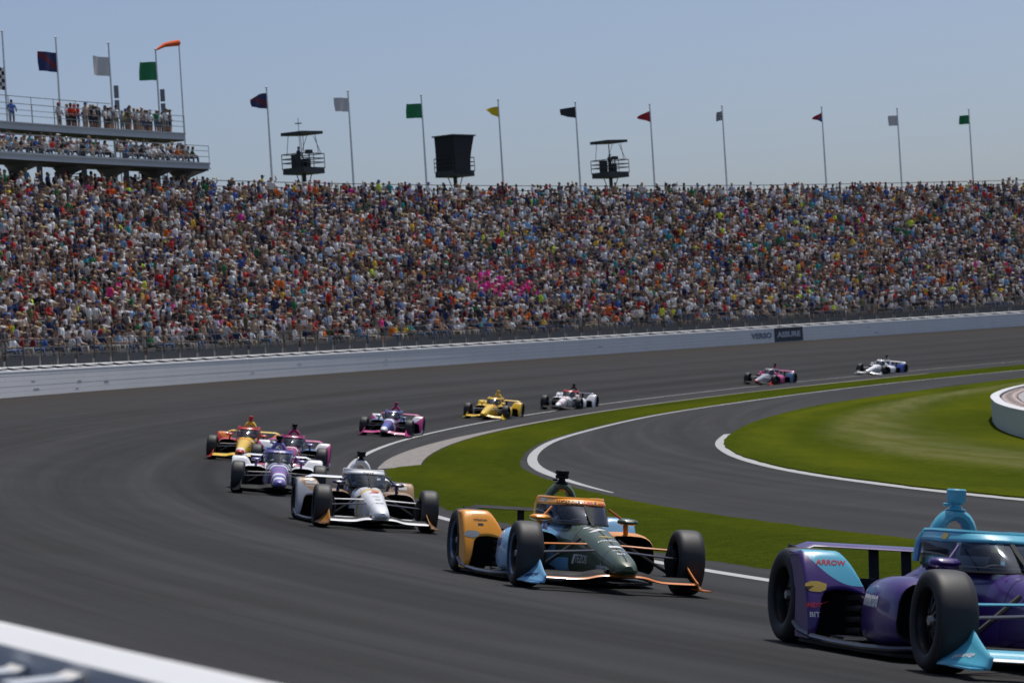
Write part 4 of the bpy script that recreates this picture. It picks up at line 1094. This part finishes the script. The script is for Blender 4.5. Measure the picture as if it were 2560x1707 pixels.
    MB().tube([Bc[i] + Vector((0, 0, -.004)) for i in range(nU)], .012, .010, n=6).build('screen_seal', CARB, root, smooth=True)
    if k_line: 
        b = MB()
        for q in range(13):
            x = .92 + 1.4 * q / 13; x2 = x + 1.4 / 13
            for xx in (x,):
                h1 = bv.ray_cast(Vector((x, 0, 1.2)), Vector((0, 0, -1)))[0]; h2 = bv.ray_cast(Vector((x2, 0, 1.2)), Vector((0, 0, -1)))[0]
                if h1 and h2: b.add([h1 + Vector((0, -.006, .004)), h1 + Vector((0, .006, .004)), h2 + Vector((0, .006, .004)), h2 + Vector((0, -.006, .004))], [(0, 1, 2, 3)])
        b.build('centre_line', mat('matt_black', (.010, .010, .011), .8), root)
    MB().tube([(.42, 0, .885), (.62, 0, .77), (.92, 0, .628)], .009, .020, n=6, upv=(0, 1, 0)).build('centre_strut', mat('matt_black', (.010, .010, .011), .8), root, smooth=True)
    for sd in (-1, 1): MB().tube([(-.38, sd * .285, .88), (-.54, sd * .27, .81), (-.64, sd * .25, .68)], .028, n=8).build('halo_leg', g('band'), root, smooth=True)
    # cockpit opening
    b = MB(); b.box((.05, 0, .652), (.95, .46, .02)); b.build('cockpit_opening', DIM, root)
    b = MB(); b.box((-.50, 0, .745), (.12, .46, .24)); b.box((-.36, .2, .70), (.2, .08, .12)); b.box((-.36, -.2, .70), (.2, .08, .12)); b.build('headrest', mat('headrest_foam', (.03, .03, .035), .8), root)
    # --- mirrors
    for sd, nm in ((-1, 'r'), (1, 'l')):
        b = MB(); rings = []
        for k in range(7):
            u = k / 6; y = .37 + .21 * u; h_ = .036 * (1 - (abs(u - .5) * 2) ** 4 * .5); w_ = .07 * (1 - (abs(u - .5) * 2) ** 4 * .5)
            rings.append([Vector((.50 + w_ * math.cos(t) * (1.3 if math.cos(t) > 0 else .6), sd * y, .685 + h_ * math.sin(t))) for t in [2 * math.pi * q / 10 for q in range(10)]])
        b.loft(rings); mi = b.build('mirror', g('mirror_' + nm, L.get('mirror', 'black')), root, smooth=True, sharp=70)
        MB().tube([(.48, sd * .46, .66), (.44, sd * .48, .54)], .012, .03, n=6, upv=(0, 1, 0)).build('mirror_stalk', g('mirror_stalk', L.get('mirror', 'black')), root)
        MB().tube([(.46, sd * .42, .71), (.33, sd * .31, .80)], .009, .014, n=6).build('mirror_stay', g('mirror_stalk', L.get('mirror', 'black')), root)
    # --- suspension
    am = g('arms')
    for sd in (-1, 1):
        b = MB()
        b.tube([(1.34, sd * .17, .455), (1.36, sd * .45, .445), (1.48, sd * .72, .44)], .022, .012, n=6)
        b.build('wishbone', am, root, smooth=True)
        b = MB(); b.tube([(1.00, sd * .20, .44), (1.46, sd * .72, .435)], .02, .010, n=6); b.build('wishbone', CARB, root, smooth=True)
        b = MB(); b.tube([(1.62, sd * .15, .17), (1.50, sd * .73, .17)], .022, .012, n=6); b.tube([(1.05, sd * .21, .16), (1.48, sd * .73, .17)], .022, .012, n=6); b.build('lower_wishbone', g('low_arms', 'black'), root, smooth=True)
        b = MB(); b.tube([(1.18, sd * .20, .50), (1.49, sd * .68, .20)], .018, n=6); b.build('pushrod', CARB, root, smooth=True)
        b = MB(); b.tube([(1.62, sd * .16, .40), (1.60, sd * .72, .36)], .013, n=6); b.build('track_rod', STEEL, root)
        b = MB(); b.tube([(-1.2, sd * .16, .42), (-1.46, sd * .60, .44)], .02, .011, n=6); b.tube([(-1.75, sd * .14, .40), (-1.54, sd * .60, .44)], .02, .011, n=6)
        b.tube([(-1.15, sd * .16, .16), (-1.46, sd * .60, .16)], .02, .011, n=6); b.tube([(-1.5, sd * .1, .30), (-1.5, sd * .66, .34)], .03, n=8); b.build('rear_suspension', CARB, root, smooth=True)
        b = MB(); b.tube([(1.50, sd * .70, .14), (1.49, sd * .69, .33), (1.47, sd * .70, .48)], [.05, .08, .045], n=8); b.build('upright', CARB, root, smooth=True)
        b = MB(); b.tube([(1.49, sd * .68, .33), (1.49, sd * .71, .33)], .12, n=20, caps=True); b.build('brake_duct', DIM, root, smooth=True)
    # --- wheels
    ns = 48 if near else 28
    for x, yc, r_, w_, steer in ((FXL, .84, .33, .275, R(-2.0)), (RXL, .79, .352, .37, 0)):
        for sd in (-1, 1):
            we = empty('wheel', (x, sd * yc, r_)); we.parent = root; we.rotation_euler.z = steer
            hw_ = w_ / 2; rr = .205
            prof = [(rr, -hw_ * .80), (rr + .015, -hw_ * .93), (rr + (r_ - rr) * .45, -hw_ * 1.0), (r_ - .045, -hw_ * .97), (r_ - .022, -hw_ * .90), (r_ - .008, -hw_ * .76), (r_ - .002, -hw_ * .5), (r_, 0),
                    (r_ - .002, hw_ * .5), (r_ - .008, hw_ * .76), (r_ - .022, hw_ * .90), (r_ - .045, hw_ * .97), (rr + (r_ - rr) * .45, hw_ * 1.0), (rr + .015, hw_ * .93), (rr, hw_ * .80)]
            b = MB(); b.lathe_y(prof, n=ns, mis=lambda j: 1 if 3 < j < 10 else 0); b.build('tyre', [RUB, RUBT], we, smooth=True, sharp=50)
            b = MB(); so = sd * hw_
            b.lathe_y([(rr, -so * .80), (rr - .012, 0), (rr - .02, so * .30), (rr - .008, so * .78), (rr + .004, so * .90), (rr + .004, so * .80)], n=ns, mis=lambda j: 1 if j >= 3 else 0)
            b.lathe_y([(rr - .02, so * .28), (.09, so * .42), (.055, so * .55), (.0, so * .56)], n=ns)
            b.lathe_y([(rr - .012, -so * .2), (0.0, -so * .2)], n=ns)
            b.build('rim', [mat('wheel_black', (.012, .012, .013), .4, metal=.3), paint(L.get('rim', 'grey'))], we, smooth=True, sharp=50)
            b = MB()
            if near:
                for k in range(10):
                    a = 2 * math.pi * k / 10
                    b.tube([(math.cos(a) * .055, so * .58, math.sin(a) * .055), (math.cos(a) * .12, so * .50, math.sin(a) * .12), (math.cos(a) * .19, so * .36, math.sin(a) * .19)], .012, .018, n=5)
                b.build('spokes', mat('wheel_spoke', (.02, .02, .022), .35, metal=.6), we)
            b = MB(); b.tube([(0, so * .5, 0), (0, so * .75, 0)], [.045, .032], n=12); b.build('wheel_nut', STEEL, we, smooth=True)
    # --- driver (rides inside the car: a thing of its own)
    dr = make_driver(L, mw, label)
    return root, dict(nose=nose, pods=pods, guards=guards, eps=eps, band=band, fw=fwg, ecov=ecov, rw=rw, bnose=bv)

def make_driver(L, mw, label):
    suit = paint(L.get('suit', 'navy')) if False else mat('race_suit_' + L.get('suit', 'navy'), PC[L.get('suit', 'navy')], .8)
    T = [(.0, .14, .17), (.12, .15, .18), (.26, .13, .20), (.36, .11, .21), (.42, .07, .12), (.46, .055, .06), (.52, .055, .055)]
    b = MB(); rings = []
    for z, d, w in T: rings.append([Vector((-.30 + .35 * (.4 - z) * .4 + d * math.cos(t), w * math.sin(t), .36 + z * .78)) for t in [2 * math.pi * k / 12 for k in range(12)]])
    b.loft(rings)
    o = b.build('person', suit, None, smooth=True, sharp=80)
    # arms joined onto the same mesh, reaching to the steering wheel
    b2 = MB(); b2.v = [tuple(v.co) for v in o.data.vertices]; b2.f = [tuple(p.vertices) for p in o.data.polygons]; b2.m = [0] * len(b2.f)
    for sd in (-1, 1): b2.tube([(-.24, sd * .14, .62), (-.16, sd * .23, .56), (.02, sd * .24, .50), (.22, sd * .14, .60)], [.06, .055, .045, .04], n=8)
    bpy.data.objects.remove(o); o = b2.build('person', suit, None, smooth=True, sharp=80)
    o.matrix_world = mw
    h = MB(); rings = []
    for k in range(13):
        t = math.pi * k / 12; z = -.135 * math.cos(t); r = .128 * math.sin(t) ** .8 + .002
        rings.append([Vector((-.18 + (r * 1.12) * math.cos(q), r * .93 * math.sin(q), .765 + z)) for q in [2 * math.pi * j / 20 for j in range(20)]])
    def mh(i, j):
        q = 2 * math.pi * (j + .5) / 20
        if j >= 0 and math.cos(q) > .25 and 5 <= i <= 7: return 1
        return 2 if 8 <= i <= 9 else 0
    h.loft(rings, mis=mh)
    ho = h.build('helmet', [paint(L.get('helmet', 'white')), mat('helmet_visor', (.01, .012, .02), .08, coat=1.0), paint(L.get('helmet2', 'navy'))], o, smooth=True, sharp=80)
    wh = MB(); pts = [(.24 + .03 * math.cos(t), .13 * math.sin(t), .60 + .075 * math.cos(t)) for t in [2 * math.pi * k / 16 for k in range(17)]]
    wh.tube(pts, .014, n=6, upv=(1, 0, 0)); so = wh.build('steering_wheel', CARB, None, smooth=True)
    so.matrix_world = mw; so.parent = bpy.data.objects[o.name]; so.matrix_parent_inverse = Matrix.Identity(4); so.matrix_world = mw
    so.matrix_local = Matrix.Identity(4)
    tag(o, 'helmeted driver sitting behind the screen of the ' + L['short'], 'person', 'race car drivers')
    return o

def bp(px, py):
    """pavement point seen at a pixel of the photograph, used once to survey the place"""
    ray = fw + rt * ((px - 1280) / FPX) - up * ((py - 853.5) / FPX); o = Vector((0, 0, CAMZ)); t = 3.0
    while t < 400:
        p = o + ray * t; s = math.hypot(p.x - CX, p.y - CY) - RI
        if p.z < bank(s): return p
        t += .02
def car_matrix(px, py, dyaw=0.0):
    p = bp(px, py); r = Vector((p.x - CX, p.y - CY, 0)); rn = r.length; rad = r / rn
    s = rn - RI
    nrm = (Vector((0, 0, 1)) - rad * BANK).normalized()
    left = (-rad); left = (left - nrm * left.dot(nrm)).normalized(); fwd = left.cross(nrm).normalized()
    q = Matrix.Rotation(R(dyaw), 3, nrm); left = q @ left; fwd = q @ fwd
    org = p - fwd * FXL + left * .84
    # sit exactly on the banking
    so = math.hypot(org.x - CX, org.y - CY) - RI; org.z = bank(so)
    return Matrix(((fwd.x, left.x, nrm.x, org.x), (fwd.y, left.y, nrm.y, org.y), (fwd.z, left.z, nrm.z, org.z), (0, 0, 0, 1)))

LIV = {
 1: dict(short='purple and light blue car', nose='purple', side='purple', cover='purple', hoop='cyan', campod='cyan', pod_r='purple', pod_l='purple', guard_r='purple', guard_l='purple', guard_top='cyan', guard_split=5,
         rear_wing='purple', wing_main='cyan', wing_lip='white', wing_flap='cyan', endplate_r='cyan', endplate_l='cyan', band='cyan', mirror='purple', arms='cyan', low_arms='black', helmet='white', helmet2='navy', suit='purple', rim='black',
         nose_stripes=[(1.5, 1.75, 'cyan'), (2.0, 2.15, 'cyan')], strut='black'),
 2: dict(short='orange and dark green car', nose='olive', side='skyblue', cover='papaya', hoop='olive', campod='black', pod_r='skyblue', pod_l='papaya', guard_r='papaya', guard_l='skyblue', rear_wing='black', wing_main='black', wing_lip='orange', wing_flap='black',
         endplate_r='skyblue', endplate_l='orange', band='papaya', mirror_r='papaya', mirror_l='olive', mirror_stalk='orange', arms='orange', helmet='olive', helmet2='navy', suit='navy', rim='steelblue', strut='black'),
 3: dict(short='white and gold car', nose='white', side='black', cover='white', hoop='white', campod='black', pod_r='gold', pod_l='gold', guard_r='silver', guard_l='gold', guard_top='gold', guard_split=4, rear_wing='white', wing_main='white', wing_flap='black',
         endplate_r='bronze', endplate_l='bronze', band='white', mirror='navy', arms='white', low_arms='white', helmet='yellow', helmet2='navy', suit='navy', rim='black', nose_stripes=[(.98, 1.10, 'yellow')], strut='white'),
 4: dict(short='white and violet car', nose='lavender', side='white', cover='white', hoop='lavender', campod='black', pod_r='white', pod_l='white', guard_r='white', guard_l='white', rear_wing='white', wing_main='black', endplate_r='black', endplate_l='black', band='lavender', mirror='lavender', arms='grey',
         helmet='white', helmet2='red', suit='white', rim='black', nose_stripes=[(.4, .82, 'white'), (.98, 1.12, 'white'), (1.32, 1.4, 'pink'), (1.62, 1.68, 'pink'), (1.8, 1.95, 'white'), (2.15, 2.25, 'white')], strut='grey'),
 5: dict(short='magenta and blue car', nose='magenta', side='steelblue', cover='magenta', hoop='magenta', campod='black', pod_r='steelblue', pod_l='steelblue', guard_r='pink', guard_l='pink', guard_top='white', guard_split=8, rear_wing='pink', wing_main='magenta', endplate_r='magenta', endplate_l='magenta', band='magenta', mirror='lavender', arms='grey',
         helmet='white', helmet2='pink', suit='navy', rim='black', nose_stripes=[(.85, 1.0, 'white')]),
 6: dict(short='red and yellow car', nose='yellow', side='yellow', cover='yellow', hoop='yellow', campod='red', pod_r='red', pod_l='red', guard_r='red', guard_l='red', guard_top='orange', guard_split=8, rear_wing='yellow', wing_main='yellow', endplate_r='red', endplate_l='red', band='red', mirror='red', arms='grey',
         helmet='yellow', helmet2='red', suit='red', rim='black', nose_stripes=[(2.1, 2.25, 'white'), (2.25, 2.5, 'red'), (1.0, 1.12, 'orange')]),
 7: dict(short='pink and blue car', nose='blue', side='magenta', cover='magenta', hoop='magenta', campod='magenta', pod_r='steelblue', pod_l='steelblue', guard_r='pink', guard_l='pink', guard_top='white', guard_split=9, rear_wing='pink', wing_main='pink', endplate_r='pink', endplate_l='pink', band='lavender', mirror='steelblue', arms='black',
         helmet='white', helmet2='blue', suit='blue', rim='black', nose_stripes=[(.45, .8, 'magenta'), (.9, 1.1, 'white'), (1.35, 1.5, 'magenta'), (2.1, 2.5, 'white')]),
 8: dict(short='all yellow car', nose='yellow', side='yellow', cover='yellow', hoop='yellow', campod='yellow', pod_r='yellow', pod_l='yellow', guard_r='yellow', guard_l='yellow', rear_wing='yellow', wing_main='yellow', endplate_r='yellow', endplate_l='yellow', band='yellow', mirror='yellow', arms='silver',
         helmet='yellow', helmet2='red', suit='yellow', rim='black', nose_stripes=[(.8, .95, 'orange')]),
 9: dict(short='white car with a red screen band', nose='white', side='white', cover='white', hoop='black', campod='black', pod_r='white', pod_l='white', guard_r='white', guard_l='white', rear_wing='navy', wing_main='black', endplate_r='black', endplate_l='black', band='red', mirror='white', arms='grey', helmet='white', helmet2='red', suit='red', rim='black',
         nose_stripes=[(1.1, 1.3, 'red'), (1.8, 2.0, 'red')]),
 10: dict(short='dark pink and grey car', nose='silver', side='magenta', cover='magenta', hoop='magenta', campod='black', pod_r='pink', pod_l='pink', guard_r='magenta', guard_l='steelblue', rear_wing='pink', wing_main='black', endplate_r='black', endplate_l='red', band='silver', mirror='pink', arms='white', helmet='white', helmet2='pink', suit='navy', rim='black',
          nose_stripes=[(2.2, 2.5, 'red')]),
 11: dict(short='white and blue car', nose='white', side='white', cover='blue', hoop='grey', campod='black', pod_r='white', pod_l='white', guard_r='white', guard_l='blue', rear_wing='white', wing_main='white', endplate_r='white', endplate_l='white', band='white', mirror='white', arms='white', helmet='white', helmet2='blue', suit='white', rim='black', nose_stripes=[]),
}
CARS = {1: (2353, 1682, -9.2, 'purple and light blue race car cut off by the right edge, nearest the camera'),
        2: (1308, 1465, -5.5, 'race car with orange wheel guard and screen band and a dark green nose'),
        3: (801, 1315, -2.8, 'white race car with gold side panels and a red number 2 on its nose'),
        4: (592, 1230, -3, 'white race car with a violet nose and screen band, second in the left pack'),
        5: (640, 1172, -2, 'magenta race car with pale blue pods close behind the white and violet one'),
        6: (529, 1146, -2, 'red and yellow race car with a yellow nose, leftmost on the track'),
        7: (909, 1086, 0, 'pink race car with a blue and white nose, alone left of the yellow car'),
        8: (1169, 1044, 0, 'bright yellow race car crossing beside the white line'),
        9: (1361, 1022, 0, 'white race car with a red screen band, just behind the yellow car'),
        10: (1869, 959, 0, 'small distant dark pink and grey race car on the far bend'),
        11: (2150, 936, 0, 'most distant white and blue race car, last in the line')}
PARTS = {}
for k in range(1, 12):
    px, py, dy, lab = CARS[k]
    PARTS[k] = make_car(LIV[k], car_matrix(px, py, dy), lab, near=1 if k <= 4 else 0)

# lettering and marks on the near cars
BLK = mat('black_lettering', (.012, .012, .012), .5); WHT = mat('white_lettering', (.72, .72, .72), .5); REDL = mat('red_lettering', (.50, .02, .03), .5); NAVL = mat('navy_lettering', (.03, .04, .14), .5)
GOLD = mat('gold_emblem', (.60, .42, .10), .35, metal=.6); CHRM = mat('emblem_edge', (.42, .46, .42), .3, metal=.7)
def top_text(k, word, x, size, m, asp=1.0, dy=0.0, shape=None, name='lettering'):
    root, D = PARTS[k]
    decal(shape or WORDS[word], D['bnose'], (x, dy, .5), (0, 1, 0), (-.93, 0, .30), (-.3, 0, -1), size, m, root, name, asp=asp)
def side_text(k, obs, word, cen, size, m, sd=-1, asp=1.0, shape=None, name='lettering', pd=None):
    root, D = PARTS[k]
    decal(shape or WORDS[word], bvh_of(*obs), cen, (1 if sd < 0 else -1, 0, 0), (0, 0, 1), pd or (0, -sd, 0), size, m, root, name, asp=asp)
def front_text(k, ob, word, cen, size, m, shape=None, asp=1.0, name='lettering', pd=(-1, 0, 0), u=(0, 1, 0)):
    root, D = PARTS[k]
    decal(shape or WORDS[word], bvh_of(ob), cen, u, (-.2, 0, .98), pd, size, m, root, name, asp=asp, off=.004)
D2_ = PARTS[2][1]; D1_ = PARTS[1][1]; D3_ = PARTS[3][1]
top_text(2, '7', 1.10, .17, WHT, 1.5); top_text(2, None, .96, .05, WHT, 1.4, -.09, DISC, 'badge'); top_text(2, None, 1.42, .045, GOLD, 1.3, 0, BOWTIE, 'badge')
top_text(2, 'mission', 1.58, .052, WHT); top_text(2, None, 1.84, .07, WHT, .9, 0, RECT, 'badge'); top_text(2, 'ARROW', 2.0, .028, WHT); top_text(2, 'BIT', 2.14, .05, WHT)
side_text(2, [D2_['nose']], 'TEZOS', (1.30, -.3, .30), .085, WHT); side_text(2, [D2_['nose']], 'cadence', (1.95, -.3, .25), .07, WHT); side_text(2, [D2_['nose']], None, (1.08, -.3, .29), .10, WHT, shape=CHEV, name='badge')
side_text(2, [D2_['pods'][0]], 'S', (-.40, -.7, .32), .20, NAVL); side_text(2, [D2_['pods'][0]], 'vuse', (.05, -.7, .40), .09, NAVL)
def guard_text(k, word, y, z, size, m, shape=None, asp=1.0, name='lettering', sd=-1):
    D = PARTS[k][1]; root = PARTS[k][0]
    decal(shape or WORDS[word], bvh_of(D['guards'][0 if sd < 0 else 1]), (-.7, sd * y, z), (0, 1, 0), (-.5, 0, .86), (-1, 0, -.15), size, m, root, name, asp=asp, off=.002)
guard_text(2, 'mission', .78, .64, .035, BLK); guard_text(2, None, .78, .585, .03, BLK, RECT, 1.0, 'badge'); guard_text(2, None, .885, .47, .085, CHRM, BOWTIE, .75, 'badge')
front_text(2, D2_['band'], 'VUSE', (.45, .03, .855), .034, REDL, asp=1.25)
front_text(2, D2_['band'], None, (.45, -.06, .855), .045, NAVL, shape=CHEV, name='badge')
def band_side(k, word, cen, size, m, shape=None, asp=1.0, name='lettering'):
    root, D = PARTS[k]; decal(shape or WORDS[word], bvh_of(D['band']), cen, (.9, .44, 0), (0, 0, 1), (-.44, .9, 0), size, m, root, name, asp=asp, off=.004)
front_text(2, D2_['band'], 'LUCAS OIL', (.42, -.17, .855), .036, BLK, u=(.3, 1, 0), pd=(-1, .35, 0))
band_side(2, None, (.02, -.36, .86), .045, CHRM, BOWTIE, .8, 'badge')
front_text(2, D2_['band'], None, (.45, .12, .855), .04, NAVL, shape=CHEV, name='badge'); front_text(2, D2_['band'], 'mission', (.42, .20, .855), .025, REDL, u=(-.2, 1, 0), pd=(-1, -.3, 0))
root2 = PARTS[2][0]
decal(WORDS['alteryx'], bvh_of(D2_['eps'][0]), (1.93, -.895, .165), (.80, .60, 0), (0, .35, 1), (-.45, .75, -.45), .075, NAVL, root2, off=.003)
side_text(1, [D1_['pods'][0]], 'immense', (-.12, -.7, .40), .11, WHT); guard_text(1, None, .90, .47, .085, GOLD, BOWTIE, .75, 'badge'); guard_text(1, 'ARROW', .76, .66, .045, REDL)
guard_text(1, 'INDY', .92, .33, .04, REDL); guard_text(1, 'BIT', .92, .26, .04, WHT)
band_side(1, None, (.1, -.36, .86), .045, GOLD, BOWTIE, .8, 'badge')
decal(WORDS['gainbridge'], bvh_of(D1_['eps'][0]), (1.93, -.895, .165), (.80, .60, 0), (0, .35, 1), (-.45, .75, -.45), .045, WHT, PARTS[1][0], off=.003)
top_text(3, '2', 1.22, .16, REDL, 1.3); top_text(3, 'SHELL', 1.03, .035, REDL); top_text(3, 'INDY', 1.55, .035, NAVL); top_text(3, None, 1.75, .03, BLK, 1.2, 0, BOWTIE, 'badge'); top_text(3, 'MILLER', 2.0, .03, BLK)
guard_text(3, None, .74, .67, .05, WHT, RECT, 1.9, 'badge'); guard_text(3, None, .74, .61, .014, WHT, RECT, 6, 'badge')
guard_text(3, None, .76, .66, .06, WHT, RECT, 1.6, 'badge', sd=1); guard_text(3, None, .66, .66, .06, NAVL, RECT, 1.0, 'badge', sd=1)
front_text(3, D3_['band'], 'INDY', (.45, 0, .855), .028, BLK, asp=2)
D4_ = PARTS[4][1]; front_text(4, D4_['band'], 'NTT DATA', (.45, 0, .855), .035, WHT); top_text(4, '23', .98, .10, NAVL)
